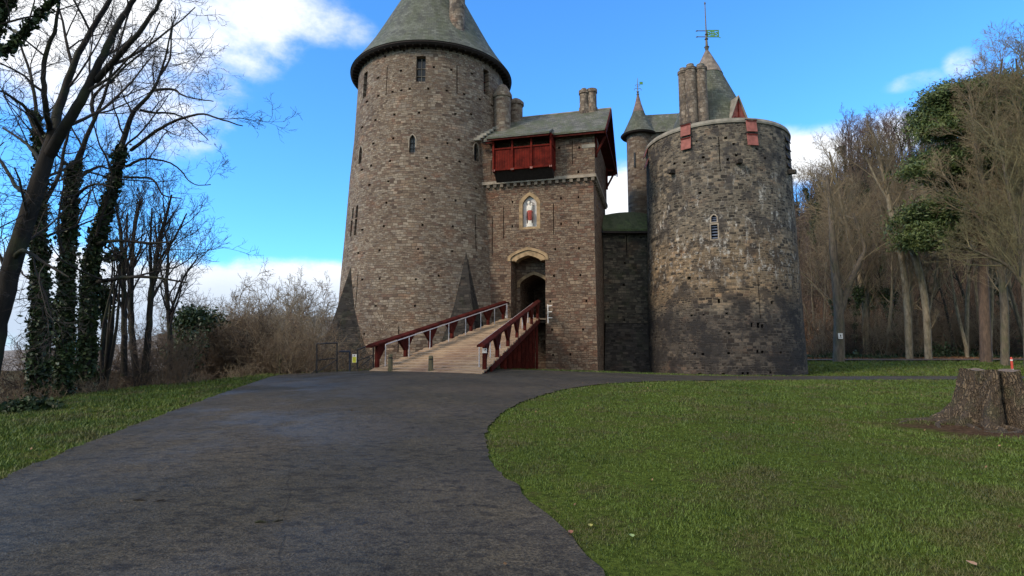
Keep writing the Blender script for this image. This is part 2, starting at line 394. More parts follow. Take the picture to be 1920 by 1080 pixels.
M['red'] = simple('red_painted_timber', (.045, .007, .005), .8, .35, 3, bump=.004, spec=.12)
def painted(name, c, worn):
    m, t = newmat(name); g = t.geo(); n = t.noise(g, 2.2, 6, .7); n2 = t.noise(t.scale(g, (1, 1, .25)), 16, 5, .7)
    k = t.mix(t.rng(n, .3, .7), [x * .6 for x in c], [x * 1.5 for x in c]); k = t.mix(t.math('MULTIPLY', t.rng(n2, .55, .72), .55), k, worn); k = t.mix(t.math('MULTIPLY', t.rng(t.noise(g, .9, 5), .5, .7), .5), k, [x * .35 for x in c])
    t.col(k); t.b.inputs['Roughness'].default_value = .85; t.b.inputs['Specular IOR Level'].default_value = .1; t.bump(n2, .5, .01); return m
M['red'] = painted('red_painted_timber', (.05, .0075, .005), (.10, .045, .032))
M['redbright'] = simple('faded_red_boards', (.22, .060, .045), .7, .35, 2.5)
M['redbox'] = painted('red_hoarding_boards', (.085, .0085, .005), (.12, .04, .028))
M['shutter'] = simple('faded_pink_red_shutter', (.22, .075, .062), .75, .25, 3)
M['white'] = simple('white_paint', (.62, .60, .58), .6, .12, 8)
M['metalpale'] = simple('galvanised_rail', (.45, .42, .42), .45, .15, 8, metal=.3)
M['black'] = simple('black_painted_metal', (.012, .012, .014), .45, .3, 8)
M['glass'] = simple('dark_glass', (.02, .025, .03), .12, .2, 3)
M['paleglass'] = simple('leaded_glass', (.10, .115, .12), .2, .5, 9)
M['dooriron'] = simple('dark_door', (.02, .017, .015), .7)
M['coppergreen'] = simple('green_vane_metal', (.07, .20, .07), .55, .25, 5)
M['vanegold'] = simple('dull_vane_metal', (.10, .085, .06), .5, .3, 6, metal=.4)
M['yellow'] = simple('yellow_notice', (.62, .60, .05), .5, .05, 3)
M['bluebar'] = simple('blue_gate_bar', (.015, .022, .04), .5)
def m_plank():
    m, t = newmat('weathered_planks'); g = t.geo(); oi = t.n('ShaderNodeTexCoord').outputs['UV']
    sep = t.n('ShaderNodeSeparateXYZ'); t.put(sep.inputs[0], oi)
    cell = t.n('ShaderNodeTexWhiteNoise', noise_dimensions='1D'); t.put(cell.inputs['W'], t.math('FLOOR', sep.outputs[1]))
    n = t.noise(t.scale(oi, (.8, 9, 1)), 2, 5, .6)
    c = t.mix(t.rng(n, .3, .7), (.17, .115, .072), (.36, .26, .165))
    c = t.mix(.6, c, t.ramp(cell.outputs[0], [(0, .62), (1, 1.25)]), 'MULTIPLY')
    worn = t.math('MULTIPLY', t.rng(sep.outputs[0], 1.6, 2.6), t.rng(sep.outputs[0], 5.0, 4.0))
    worn = t.math('MULTIPLY', worn, t.rng(t.noise(g, 1.5, 4), .35, .55))
    c = t.mix(t.math('MULTIPLY', worn, .6), c, (.15, .085, .055)); t.col(c); t.b.inputs['Roughness'].default_value = .8; t.bump(n, .4, .01); return m
M['plank'] = m_plank()
def m_bark(name, a, b, moss=0.0, sc_=1.0):
    m, t = newmat(name); g = t.coord('Object'); n = t.noise(t.scale(g, (7 * sc_, 7 * sc_, 1.6 * sc_)), 1, 6, .7)
    c = t.mix(t.rng(n, .3, .7), a, b)
    if moss: c = t.mix(t.math('MULTIPLY', t.rng(t.noise(g, 1.2, 4), .45, .65), moss), c, (.045, .06, .018))
    t.col(c); t.bump(n, .9, .04); return m
M['bark_dark'] = m_bark('dark_bark', (.006, .005, .004), (.018, .014, .011), .3)  # lowered to near black: backlight on the left trunks put into the colour
M['bark_grey'] = m_bark('grey_bark', (.050, .040, .027), (.145, .115, .078), .4)
M['bark_pale'] = m_bark('pale_bark', (.10, .080, .053), (.26, .21, .14), .25)
M['twig_dark'] = simple('dark_twigs', (.035, .028, .024), .9, .3, .5)
M['twig_tan'] = simple('tan_twigs', (.20, .155, .10), .9, .35, .15)
M['twig_brown'] = simple('brown_twigs', (.125, .088, .058), .9, .35, .15)
M['twig_wood'] = simple('olive_brown_twigs', (.18, .14, .085), .9, .4, .12)
M['twig_pale'] = simple('pale_grey_twigs', (.24, .21, .165), .9, .3, .12)
M['twig_purple'] = simple('purplish_twigs', (.12, .082, .072), .9, .25, .05)
M['twig_olive'] = simple('olive_twigs', (.145, .125, .065), .9, .35, .2)
def m_leaf(name, a, b, sc_=3, rough=.5):
    m, t = newmat(name); n = t.noise(t.geo(), sc_, 3); t.col(t.mix(t.rng(n, .35, .65), a, b)); t.b.inputs['Roughness'].default_value = rough
    t.b.inputs['Specular IOR Level'].default_value = .25; return m
M['ivy'] = m_leaf('ivy_leaves', (.012, .022, .008), (.035, .055, .018))
M['pine'] = m_leaf('pine_needles', (.025, .048, .014), (.12, .145, .045), 1.2)
M['laurel'] = m_leaf('evergreen_leaves', (.015, .030, .012), (.045, .065, .025), 2)
def m_ground():
    m, t = newmat('grass_and_earth'); g = t.geo(); s = t.n('ShaderNodeSeparateXYZ'); t.put(s.inputs[0], g)
    n1 = t.noise(g, .5, 6, .65); n2 = t.noise(g, 14, 5, .7); n3 = t.noise(g, 2.3, 5, .65)
    c = t.mix(t.rng(n2, .3, .7), (.026, .037, .009), (.078, .105, .020))
    c = t.mix(t.math('MULTIPLY', t.rng(n3, .48, .66), .6), c, (.055, .045, .024))
    mud = t.vec('DISTANCE', g, (9.3, 11.2, .25)); dn = t.n('ShaderNodeVectorMath', operation='DISTANCE'); t.put(dn.inputs[0], g); dn.inputs[1].default_value = (9.0, 11.0, .25)
    md = t.math('ADD', dn.outputs['Value'], t.math('MULTIPLY', t.math('SUBTRACT', t.noise(g, 1.2, 5), .5), 2.2))
    c = t.mix(t.rng(md, 2.0, 1.1), c, t.mix(t.rng(n2, .35, .65), (.035, .022, .014), (.085, .056, .036)))
    hill = t.math('MULTIPLY', t.rng(t.math('ADD', s.outputs[1], t.math('MULTIPLY', n1, 3)), 60, 62.5), 1)
    hc = t.mix(t.rng(t.noise(g, .6, 6, .7), .35, .65), (.035, .022, .013), (.125, .070, .040)); hc = t.mix(t.rng(s.outputs[2], 5, 14), hc, (.085, .065, .05)); c = t.mix(hill, c, hc)
    left = t.rng(t.math('SUBTRACT', s.outputs[0], t.math('MULTIPLY', n1, 1.5)), -13.4, -14.4)
    c = t.mix(left, c, t.mix(t.rng(t.noise(g, .08, 6, .7), .4, .6), (.045, .036, .022), (.09, .085, .055)))
    t.col(c); t.b.inputs['Roughness'].default_value = 1; t.b.inputs['Specular IOR Level'].default_value = 0; t.bump(t.math('ADD', n2, n3), .8, .05); return m
M['ground'] = m_ground()
def m_path():  # noqa
    m, t = newmat('worn_tarmac'); g = t.geo()
    n1 = t.noise(g, .45, 5, .6); n2 = t.noise(t.scale(g, (1, 1.5, 1)), 5, 6, .75); n3 = t.noise(g, 45, 4, .7); vo = t.voro(g, 60)
    c = t.mix(t.rng(n3, .3, .7), (.0175, .0152, .0108), (.070, .0605, .0435))
    c = t.mix(t.math('MULTIPLY', t.rng(n2, .48, .62), .75), c, (.012, .0105, .009))
    c = t.mix(t.rng(t.noise(g, 1.1, 5), .45, .7), c, t.mix(1, c, (1.15, 1.13, 1.05), 'MULTIPLY'))
    n5 = t.noise(t.scale(g, (1, 1.4, 1)), 15, 6, .75); c = t.mix(.75, c, t.ramp(n5, [(.36, .58), (.5, 1), (.64, 1.42)]), 'MULTIPLY')
    c = t.mix(t.rng(t.noise(g, .28, 4), .42, .62), c, t.mix(1, c, (1.35, 1.3, 1.3), 'MULTIPLY'))
    gr = t.voro(g, 22, 'Distance'); c = t.mix(t.math('MULTIPLY', t.rng(gr, .10, .05), t.rng(t.noise(g, 9, 2), .55, .6)), c, (.16, .14, .12))
    t.col(c)
    t.put(t.b.inputs['Roughness'], t.rng(n1, .40, .62, 
          .50, .85)); t.b.inputs['Specular IOR Level'].default_value = .15
    cA, cB = on_ground(538, 940), on_ground(520, 1082); kx = (cA.x - cB.x) / (cA.y - cB.y); sp_ = t.n('ShaderNodeSeparateXYZ'); t.put(sp_.inputs[0], g)
    li = t.math('ABSOLUTE', t.math('ADD', t.math('SUBTRACT', t.math('SUBTRACT', sp_.outputs[0], t.math('MULTIPLY', sp_.outputs[1], kx)), cA.x - kx * cA.y), t.math('MULTIPLY', t.math('SUBTRACT', t.noise(g, 3, 4), .5), .16)))
    li = t.math('MULTIPLY', t.rng(li, .016, .004), t.rng(sp_.outputs[1], cA.y + 2.5, cA.y + .6))
    t.col(t.mix(t.math('MULTIPLY', li, .45), c, (.008, .007, .006)))
    t.bump(t.math('ADD', t.math('MULTIPLY', n2, 2.6), t.math('ADD', t.math('MULTIPLY', n3, .5), t.math('MULTIPLY', vo, .3))), .8, .022); return m
M['path'] = m_path()
M['grass'] = None
def m_grass():
    m, t = newmat('grass_blades'); g = t.geo()
    n = t.noise(g, 1.1, 5, .6); n2 = t.noise(g, 30, 2)
    c = t.mix(t.rng(n2, .3, .7), (.038, .060, .010), (.100, .148, .024))
    c = t.mix(t.math('MULTIPLY', t.rng(n, .46, .64), .7), c, (.088, .074, .034)); c = t.mix(t.rng(t.noise(g, .35, 4), .4, .65), c, t.mix(1, c, (.72, .74, .8), 'MULTIPLY')); t.col(c); t.b.inputs['Roughness'].default_value = .6
    t.b.inputs['Specular IOR Level'].default_value = .2; return m
M['grass'] = m_grass()
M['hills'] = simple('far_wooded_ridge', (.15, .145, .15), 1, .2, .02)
M['stump'] = None
def m_stump():
    m, t = newmat('stump_bark'); g = t.coord('Object'); w = t.vec('ADD', t.scale(g, (13, 13, 1.3)), t.vec('MULTIPLY', t.noise(g, 3, 5, col=True), (5, 5, 1.5)))
    n = t.noise(w, 1.0, 5, .65); v = t.voro(w, 1.5, feature='DISTANCE_TO_EDGE')
    c = t.mix(t.rng(v, .02, .25), (.06, .043, .028), (.135, .098, .062)); c = t.mix(.5, c, t.ramp(n, [(.3, .6), (.7, 1.4)]), 'MULTIPLY')
    s = t.n('ShaderNodeSeparateXYZ'); t.put(s.inputs[0], g)
    c = t.mix(t.math('MULTIPLY', t.rng(t.noise(g, 3, 4), .5, .65), .4), c, (.06, .065, .025))
    t.col(c); t.bump(t.math('ADD', t.math('MULTIPLY', t.rng(v, 0, .3), 1), n), 1.0, .05); return m
M['stump'] = m_stump(); M['stumptop'] = simple('weathered_cut_wood', (.12, .09, .065), .9, .4, 12, bump=.01)

# ------------------------------------------------------------------ ground, path, hills
def axis(lo, hi, step, far, k=1.18):
    a = list(np.arange(lo, hi + 1e-6, step)); s = step; x = hi
    while x < far: s *= k; x += s; a.append(x)
    s = step; x = lo; pre = []
    while x > -far: s *= k; x -= s; pre.append(x)
    return np.array(pre[::-1] + a)
def grid_mesh(name, xs, ys, zf):
    X, Y = np.meshgrid(xs, ys); Z = zf(X, Y); nx, ny = len(xs), len(ys)
    me = bpy.data.meshes.new(name); co = np.stack([X, Y, Z], -1).reshape(-1, 3)
    i = np.arange(nx * ny).reshape(ny, nx); q = np.stack([i[:-1, :-1], i[:-1, 1:], i[1:, 1:], i[1:, :-1]], -1).reshape(-1, 4)
    mesh_np(me, co, q); return me
def mesh_np(me, co, faces, smooth=True):
    k = faces.shape[1]; me.vertices.add(len(co)); me.vertices.foreach_set('co', co.astype(np.float32).ravel())
    me.loops.add(faces.size); me.loops.foreach_set('vertex_index', faces.astype(np.int32).ravel())
    me.polygons.add(len(faces)); me.polygons.foreach_set('loop_start', np.arange(0, faces.size, k, dtype=np.int32))
    if smooth: me.polygons.foreach_set('use_smooth', np.ones(len(faces), bool))
    me.update(calc_edges=True)
PATH_PX = [(-200, 1085), (-120, 960), (0, 905), (130, 845), (300, 782), (400, 745), (480, 716), (530, 703)]
PATH_PX2 = [(1150, 1085), (1060, 1003), (980, 930), (922, 872), (908, 835), (915, 800), (945, 772), (990, 750), (1060, 730), (1150, 719), (1300, 714.5), (1500, 713), (1830, 711.5)]
pl = [on_ground(u, v) for u, v in PATH_PX]; pr = [on_ground(u, v) for u, v in PATH_PX2]
path_poly = [(-9, -8)] + [(p.x, p.y) for p in pl] + [(-9.6, 27.7), (-6.9, 29.1), (-2, 31.0), (-.5, 29.4), (3.0, 29.4), (6.5, 30.8), (9.6, 32.4), (12.5, 34.6), (16.5, 36.6), (20, 37.6), (24, 38.2), (34, 38.0), (60, 38)] \
    + [(60, 33)] + [(p.x, p.y) for p in pr[::-1]] + [(1.6, -8)]
def chaikin(p):
    o = []
    for i in range(len(p)):
        a, b = p[i], p[(i + 1) % len(p)]; o += [(a[0] * .75 + b[0] * .25, a[1] * .75 + b[1] * .25), (a[0] * .25 + b[0] * .75, a[1] * .25 + b[1] * .75)]
    return o
def ragged(poly, step=.16, amp=.045):
    poly = chaikin(chaikin(poly))
    rnd = random.Random(4); out = []
    for i in range(len(poly)):
        a, b = poly[i], poly[(i + 1) % len(poly)]; L = math.hypot(b[0] - a[0], b[1] - a[1]); n = max(1, int(L / step))
        for k in range(n):
            t = k / n; out.append((a[0] + (b[0] - a[0]) * t + rnd.uniform(-amp, amp), a[1] + (b[1] - a[1]) * t + rnd.uniform(-amp, amp)))
    return out
path_poly = ragged(path_poly)
UPPER = [(24, 57), (31, 59.3), (40, 60.4), (70, 61.5), (90, 62), (90, 59.3), (60, 58.2), (45, 57.2), (38, 56.6), (33, 57.0)]
def patch(name, poly, step, lift, mat):
    P = np.array(poly); xs = np.arange(P[:, 0].min() - step, P[:, 0].max() + 2 * step, step); ys = np.arange(P[:, 1].min() - step, P[:, 1].max() + 2 * step, step)
    X, Y = np.meshgrid(xs, ys); ins = inside(X, Y, poly); ny, nx = X.shape
    i = np.arange(nx * ny).reshape(ny, nx); q = np.stack([i[:-1, :-1], i[:-1, 1:], i[1:, 1:], i[1:, :-1]], -1).reshape(-1, 4)
    keep = ins.ravel()[q].any(1); q = q[keep]
    # snap outside corners to the outline
    x, y = X.ravel().copy(), Y.ravel().copy(); need = np.unique(q[~ins.ravel()[q]]) ; bx, by = np.zeros(len(need)), np.zeros(len(need)); best = np.full(len(need), 1e9)
    px, py = x[need], y[need]
    for k in range(len(poly)):
        ax, ay = poly[k]; cx, cy = poly[(k + 1) % len(poly)]; dx, dy = cx - ax, cy - ay
        t = np.clip(((px - ax) * dx + (py - ay) * dy) / (dx * dx + dy * dy + 1e-12), 0, 1); qx, qy = ax + t * dx, ay + t * dy
        d = np.hypot(px - qx, py - qy); w = d < best; best[w] = d[w]; bx[w] = qx[w]; by[w] = qy[w]
    x[need] = bx; y[need] = by
    used = np.unique(q); remap = np.zeros(nx * ny, int); remap[used] = np.arange(len(used))
    z = ground_z(x[used], y[used]) + lift
    me = bpy.data.meshes.new(name); mesh_np(me, np.stack([x[used], y[used], z], -1), remap[q]); return link(me, name, mat)
gx = axis(-16, 26, .4, 2500, 1.2); gy = axis(-6, 46, .4, 3500, 1.15); gy = gy[gy > -60]
gm = grid_mesh('ground', gx, gy, ground_z)
tag(link(gm, 'ground', M['ground']), kind='structure')
tag(patch('path', path_poly, .13, .025, M['path']), kind='structure')
tag(patch('track', UPPER, .5, .10, simple('brown_track', (.085, .062, .045), .95, .3, 2)), kind='structure')
def ridge():
    n = 90; V = []; Fc = []
    for i in range(n + 1):
        u = -500 + i * (1900 / n); d = ray(u, 600); k = 800 / d.y; x, y = d.x * k, 800
        hh = 1.6 + (82 - 60 * sstep(np.array((380 - u) / 260.)) + 9 * math.exp(-((u - 470) / 60) ** 2) + 5 * math.sin(u * .013)) / F * 800
        V += [(x, y, -60), (x, y + 60, hh), (x, y + 400, hh * .7)]
    for i in range(n):
        a = i * 3; Fc += [(a, a + 3, a + 4, a + 1), (a + 1, a + 4, a + 5, a + 2)]
    return MB().add(V, Fc).build('hills', M['hills'], recalc=False, smooth=True)
tag(ridge(), kind='structure')

# ------------------------------------------------------------------ castle: keep tower on the left
KC = (-6.5, 45.5)
KP = [(6.85, -4.5), (6.82, 1), (6.78, 5), (6.6, 8.5), (6.45, 11), (6.22, 15.6), (6.0, 18.5), (5.8, 24.2)]
TH = math.radians(14.5); GL = Vector((-math.cos(TH), math.sin(TH), 0)); GN = Vector((math.sin(TH), math.cos(TH), 0)); G0 = Vector((5.6, 39.2, 0))
Z = Vector((0, 0, 1))
keep = empty('castle_keep', (KC[0], KC[1], 0), 'tall round tan stone castle tower with conical slate roof at the top of the ramp', 'castle tower')
kw = MB().lathe(KP, KC, 120).build('wall', M['keep'], keep)
cut = MB()
def px(w, p): return w * p.y / F
def cyl_cut(cut, C, P_, u, v0, v1, w, kind='rect', depth=.5):
    """an opening between pixel rows v0 (top) and v1, w pixels wide, cut into the round wall"""
    p, T, N = hit_cyl(u, (v0 + v1) / 2, C, P_); pt = hit_cyl(u, v0, C, P_)[0]; pb = hit_cyl(u, v1, C, P_)[0]
    fc = max(.45, abs(N.dot(Vector((-p.x, -p.y, 0)).normalized()))); W = w * p.length / F / fc; z0, z1 = pb.z - p.z, pt.z - p.z
    o = rect(W, z0, z1) if kind == 'rect' else arch(W, z0, z1, min(W * .9, (z1 - z0) * .4))
    cut.prism(o, p, T, N, .35, -depth); return p, T, N, W, z0, z1
holes = [(366, 317), (472, 285), (578, 273), (740, 283), (870, 311), (325, 438), (455, 398), (640, 377), (739, 392), (855, 414), (407, 516), (457, 508), (504, 500), (609, 499), (713, 509), (812, 530),
         (900, 559), (328, 539), (263, 572), (557, 634), (418, 645), (762, 640), (851, 643), (312, 675), (236, 716), (300, 808), (412, 779), (782, 786), (717, 805), (393, 906), (287, 932), (601, 888), (786, 909),
         (932, 925), (235, 955), (384, 1020), (277, 1040), (592, 1003), (880, 1060), (968, 595)]
holes2 = [(373, 60), (588, 42), (763, 48), (359, 192), (576, 185), (748, 193), (237, 213), (335, 328), (552, 321), (744, 332), (215, 344), (237, 492), (335, 487), (540, 491), (313, 640), (534, 640), (248, 798), (187, 537), (668, 470)]
for x, y in holes: cyl_cut(cut, KC, KP, 600 + x / 3, y / 3 - 1.9, y / 3 + 1.9, 4.2)
for x, y in holes2: cyl_cut(cut, KC, KP, 600 + x / 3, 360 + y / 3 - 2, 360 + y / 3 + 2, 3.8)
for u, a, b, w in ((725, 126, 178, 1.4), (857, 123, 176, 1.9), (669, 510, 577, 1.4), (892, 402, 470, 2.0), (747, 612, 662, 1.6)): cyl_cut(cut, KC, KP, u, a, b, w, depth=.6)
kwin = []
for u, a, b, w, k, dp in ((789, 105, 153, 16, 'rect', .55), (912, 131, 178, 9.5, 'rect', .55), (684.5, 137, 182, 6, 'rect', .5), (773, 253, 286, 10.5, 'arch', .4), (893, 269, 302, 8, 'arch', .4), (676, 275, 306, 5, 'arch', .4),
                          (661.5, 389, 410, 3.6, 'arch', .4), (669, 384, 408, 3.8, 'arch', .4), (658.5, 414, 443, 3.6, 'rect', .4), (666.5, 411, 441, 3.8, 'rect', .4)):
    kwin.append((cyl_cut(cut, KC, KP, u, a, b, w, k, dp), k, dp, u))
carve(kw, cut, ('cyl', KC, 6.4))
for (p, T, N, W, z0, z1), k, dp, u in kwin:
    # stone surround, glass and bars of each window
    if k == 'arch' or u < 672:
        o_out = arch(W + .22, z0 - .10, z1 + .14, min((W + .22) * .9, (z1 - z0) * .45)) if k == 'arch' else rect(W + .2, z0 - .1, z1 + .1)
    outline = rect(W, z0, z1) if k == 'rect' else arch(W, z0, z1, min(W * .9, (z1 - z0) * .4))
    wo_ = MB().prism([(x * 1.04, y) for x, y in outline], p, T, N, -dp + .10, -dp + .06).build('window', M['paleglass' if abs(u - 773) < 1 else 'glass'], keep)
    bar = MB()
    if W > .25: bar.box(p + N * (-dp + .14) + Z * (z0 + z1) / 2, (.045, .05, (z1 - z0) * .98), T, N)
    for q in (.3, .6): bar.box(p + N * (-dp + .14) + Z * (z0 + (z1 - z0) * q), (W * .99, .05, .05), T, N)
    bar.build('window_bar', M['redbox' if abs(u - 912) < 1 else ('keepdress' if abs(u - 789) < 1 else 'black')], wo_)
def ring_surround(name, p, T, N, W, z0, z1, kind, t, mat, parent, proud=.03, rise=None):
    """dressed stone round an opening, as a run of blocks"""
    mb = MB(); rise = rise or min(W * .9, (z1 - z0) * .4)
    out = arch(W + 2 * t, z0 - t * .6, z1 + t, rise + t * .6, 8) if kind == 'arch' else rect(W + 2 * t, z0 - t, z1 + t)
    inn = arch(W, z0, z1, rise, 8) if kind == 'arch' else rect(W, z0, z1)
    n = len(out); B = Z; V = []
    for d in (proud, -.08):
        V += [p + T * x + B * y + N * d for x, y in out] + [p + T * x + B * y + N * d for x, y in inn]
    Fc = []
    for i in range(n):
        j = (i + 1) % n
        Fc += [(i, j, n + j, n + i), (2 * n + i, 3 * n + i, 3 * n + j, 2 * n + j), (i, 2 * n + i, 2 * n + j, j), (n + i, n + j, 3 * n + j, 3 * n + i)]
    return mb.add(V, Fc).build(name, mat, parent)
for (p, T, N, W, z0, z1), k, dp, u in kwin:
    if k == 'arch' and u > 670: ring_surround('window_surround', p, T, N, W, z0, z1, 'arch', .08, M['keepdress'], keep, .012)
# eaves and cone
MB().lathe([(5.6, 23.95), (6.32, 23.86), (6.46, 23.98), (6.40, 24.12), (5.3, 24.2)], KC, 96).build('eaves', M['soffit'], keep, smooth=True)
rp = [(6.48, 24.10), (6.1, 24.62), (5.55, 25.42), (4.85, 26.55), (4.05, 28.05), (2.35, 31.3), (1.1, 33.9), (.02, 36.2)]
roof = MB().lathe(rp, KC, 96).build('roof', M['lead'], keep, smooth=40, uv=('cyl', KC, 4.5))
for i in range(72):    # rafter feet under the eaves
    a = 2 * math.pi * i / 72; d = Vector((math.cos(a), math.sin(a), 0)); c0 = Vector((KC[0], KC[1], 23.78)); MB().beam(c0 + d * 5.7, c0 + d * 6.3 + Z * .08, .09, .12).build('rafter_foot', M['soffit'], keep)
# chimney rising through the cone
cc = at(857, 40, 41.6); cp = Vector((cc.x, cc.y, 0))
ch = MB().lathe([(.85, 24.9), (.66, 26.0), (.60, 26.4), (.58, 30.0), (.66, 30.05), (.66, 30.3), (.58, 30.35), (.56, 33.5), (.68, 33.6), (.68, 34.0)], cp, 24).build('chimney', M['chim'], roof, smooth=30, uv=('cyl', (cp.x, cp.y), .6))
MB().lathe([(.94, 24.7), (.9, 25.2), (.72, 25.75), (.66, 25.8)], cp, 20).build('chimney_flashing', M['coping'], roof)
# square plinth spurs clasping the foot
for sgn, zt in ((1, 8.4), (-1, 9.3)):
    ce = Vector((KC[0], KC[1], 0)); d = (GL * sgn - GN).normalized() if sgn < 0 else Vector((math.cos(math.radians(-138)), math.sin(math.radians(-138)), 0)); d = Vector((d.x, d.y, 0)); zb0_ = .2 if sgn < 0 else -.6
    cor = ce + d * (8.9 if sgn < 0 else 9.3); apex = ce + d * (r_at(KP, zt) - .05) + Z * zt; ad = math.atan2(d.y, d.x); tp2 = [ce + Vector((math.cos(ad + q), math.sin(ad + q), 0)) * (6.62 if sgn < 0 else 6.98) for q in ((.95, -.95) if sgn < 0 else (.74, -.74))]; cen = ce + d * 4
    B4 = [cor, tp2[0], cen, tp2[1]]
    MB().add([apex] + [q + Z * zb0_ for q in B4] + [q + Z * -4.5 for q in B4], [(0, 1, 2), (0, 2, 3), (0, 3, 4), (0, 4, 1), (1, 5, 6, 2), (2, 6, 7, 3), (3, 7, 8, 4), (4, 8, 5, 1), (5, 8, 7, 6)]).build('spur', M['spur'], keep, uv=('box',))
# stair turrets bulging from the keep beside the gatehouse roof
for (u, v, D, r, zt, zb) in ((942, 190, 42.6, .64, 21.9, 15.5), (967, 200, 44.5, .55, 21.45, 15.5)):
    c = at(u, v, D); tz = at(u, v, D).z
    zt = at(u, 178 if u < 950 else 192, D).z; tall = .85 if u < 950 else .3
    MB().lathe([(r * .96, zb), (r, zt - .35), (r + .10, zt - .30), (r + .10, zt - .08), (r * .80, zt + tall * .45), (r * .45, zt + tall * .85), (.05, zt + tall)], (c.x, c.y), 28).build('stair_turret', M['turret'], keep, smooth=30, uv=('cyl', (c.x, c.y), r))

# ------------------------------------------------------------------ gatehouse
gate = empty('gatehouse', (G0.x, G0.y, 0), 'square stone gatehouse with arched entrance, red hoarding and slate roof between the round towers', 'gatehouse')
def gp(s, n=0, z=0): return G0 + GL * s + GN * n + Z * z
def hit_gate(u, v, off=0):
    d = ray(u, v); o = Vector((0, 0, EYE)); t = ((G0 + GN * off) - o).dot(GN) / d.dot(GN); p = o + d * t
    return p, (p - G0).dot(GL)
def gs(u, v): p, s = hit_gate(u, v); return s, p.z
ZS = at(1117, 333, 39.2).z; ZE = at(1132, 238, 38.4).z + .15; ZR = at(1141, 211, 43.4).z
DEP = 8.4
def gbox(mb, s0, s1, n0, n1, z0, z1):
    return mb.hexa([gp(s1, n0, z0), gp(s0, n0, z0), gp(s0, n1, z0), gp(s1, n1, z0)], [gp(s1, n0, z1), gp(s0, n0, z1), gp(s0, n1, z1), gp(s1, n1, z1)])
lower = MB(); b = [gp(8.9, -.06, -4.5), gp(-.12, -.10, -4.5), gp(-.12, DEP, -4.5), gp(8.9, DEP, -4.5)]; t_ = [gp(8.9, 0, ZS), gp(0, 0, ZS), gp(0, DEP, ZS), gp(8.9, DEP, ZS)]
lower.hexa(b, t_); lo = lower.build('wall', M['gate'], gate)
cut = MB()
TG = -GL; NG = -GN
sL, _ = gs(958, 560); sR, _ = gs(1023, 560); _, zA = gs(992, 469); DECK = at(1000, 598, 40.6).z
sm = (sL + sR) / 2; W = sL - sR; zsp = gs(1023, 484)[1]
cut.prism(arch(W, -6, zA, zA - zsp, 8, 1.8), gp(sm, 0, 0), TG, NG, .5, -1.6)
carve(lo, cut, ('box',)); cut = MB()
# inner arch and passage
W2 = W * .84; zA2 = zA - 1.5
cut.prism(arch(W2, DECK + .03, zA2, .75, 8, 1.8), gp(sm - .08, 0, 0), TG, NG, -1.3, -6.2)
carve(lo, cut, ('box',)); cut = MB()
def gate_cut(u, v0, v1, w, kind='rect', depth=.5, off=0):
    p, s = hit_gate(u, (v0 + v1) / 2, off); z1 = hit_gate(u, v0, off)[0].z - p.z; z0 = hit_gate(u, v1, off)[0].z - p.z; Wd = w * p.y / F * 1.02
    o = rect(Wd, z0, z1) if kind == 'rect' else arch(Wd, z0, z1, Wd * .62)
    cut.prism(o, p, TG, NG, .35, -depth); return p, Wd, z0, z1
for u, a, b_ in ((944.5, 388, 447), (1038, 381, 440), (923, 408, 479)): gate_cut(u, a, b_, 1.6, depth=.6)
gh = [(273, 838), (272, 993), (580, 815), (690, 808), (581, 977), (689, 969)]
for x, y in gh: gate_cut(880 + x / 3.375, 130 + y / 3.375 - 2, 130 + y / 3.375 + 2.4, 3.2)
for x, y in [(580, 170), (741, 164), (572, 350), (750, 346), (547, 522), (791, 520), (559, 712), (769, 712), (566, 885), (683, 880)]: gate_cut(880 + x / 3.6, 420 + y / 3.6 - 2.2, 420 + y / 3.6 + 2.2, 3.6)
np_, nW, nz0, nz1 = gate_cut(993, 367, 425.5, 27, 'arch', .42)
carve(lo, cut, ('box',))
# passage beyond the inner arch: side door and pale far wall
MB().prism(arch(W2 * .55, DECK, DECK + 2.4, .6), gp(sm - .35, 0, 0), TG, NG, -6.17, -6.1).build('inner_door', M['curtain'], gate, uv=('box',))
# arch mouldings: ring of ashlar flush round the opening and the hood mould over it
def arch_band(name, w, z1, rise, z0, t, d0, d1, mat, s=None, cl=True, step=1.8):
    out = arch(w + 2 * t, z0, z1 + t, rise + t * .5, 8, step); inn = arch(w, z0, z1, rise, 8, step); n = len(out); P0 = gp(s if s is not None else sm, 0, 0); V = []
    for d in (d0, d1): V += [P0 + TG * x + Z * y + NG * d for x, y in out] + [P0 + TG * x + Z * y + NG * d for x, y in inn]
    Fc = []
    for i in range(n - 1):
        j = i + 1; Fc += [(i, j, n + j, n + i), (2 * n + i, 3 * n + i, 3 * n + j, 2 * n + j), (i, 2 * n + i, 2 * n + j, j), (n + i, n + j, 3 * n + j, 3 * n + i)]
    for i in (0, n - 1): Fc.append((i, n + i, 3 * n + i, 2 * n + i))
    return MB().add(V, Fc).build(name, mat, gate)
arch_band('hood_mould', W * 1.02, zA + .02, zA - zsp, zsp - .12, .20, .07, -.05, M['ashlar'])
arch_band('arch_soffit', W - .02, zA - .01, zA - zsp, zsp - .1, -.34, -.02, -.8, M['ashlar'])
arch_band('inner_arch', W2, zA2, .75, zA2 - .9, .22, -1.52, -1.62, M['ashlar'], sm - .08)
# threshold slab in the arch
gbox(MB(), sR + .02, sL - .02, -.02, 6.2, DECK - .28, DECK - .01).build('threshold', M['dark'], gate, uv=('box',))
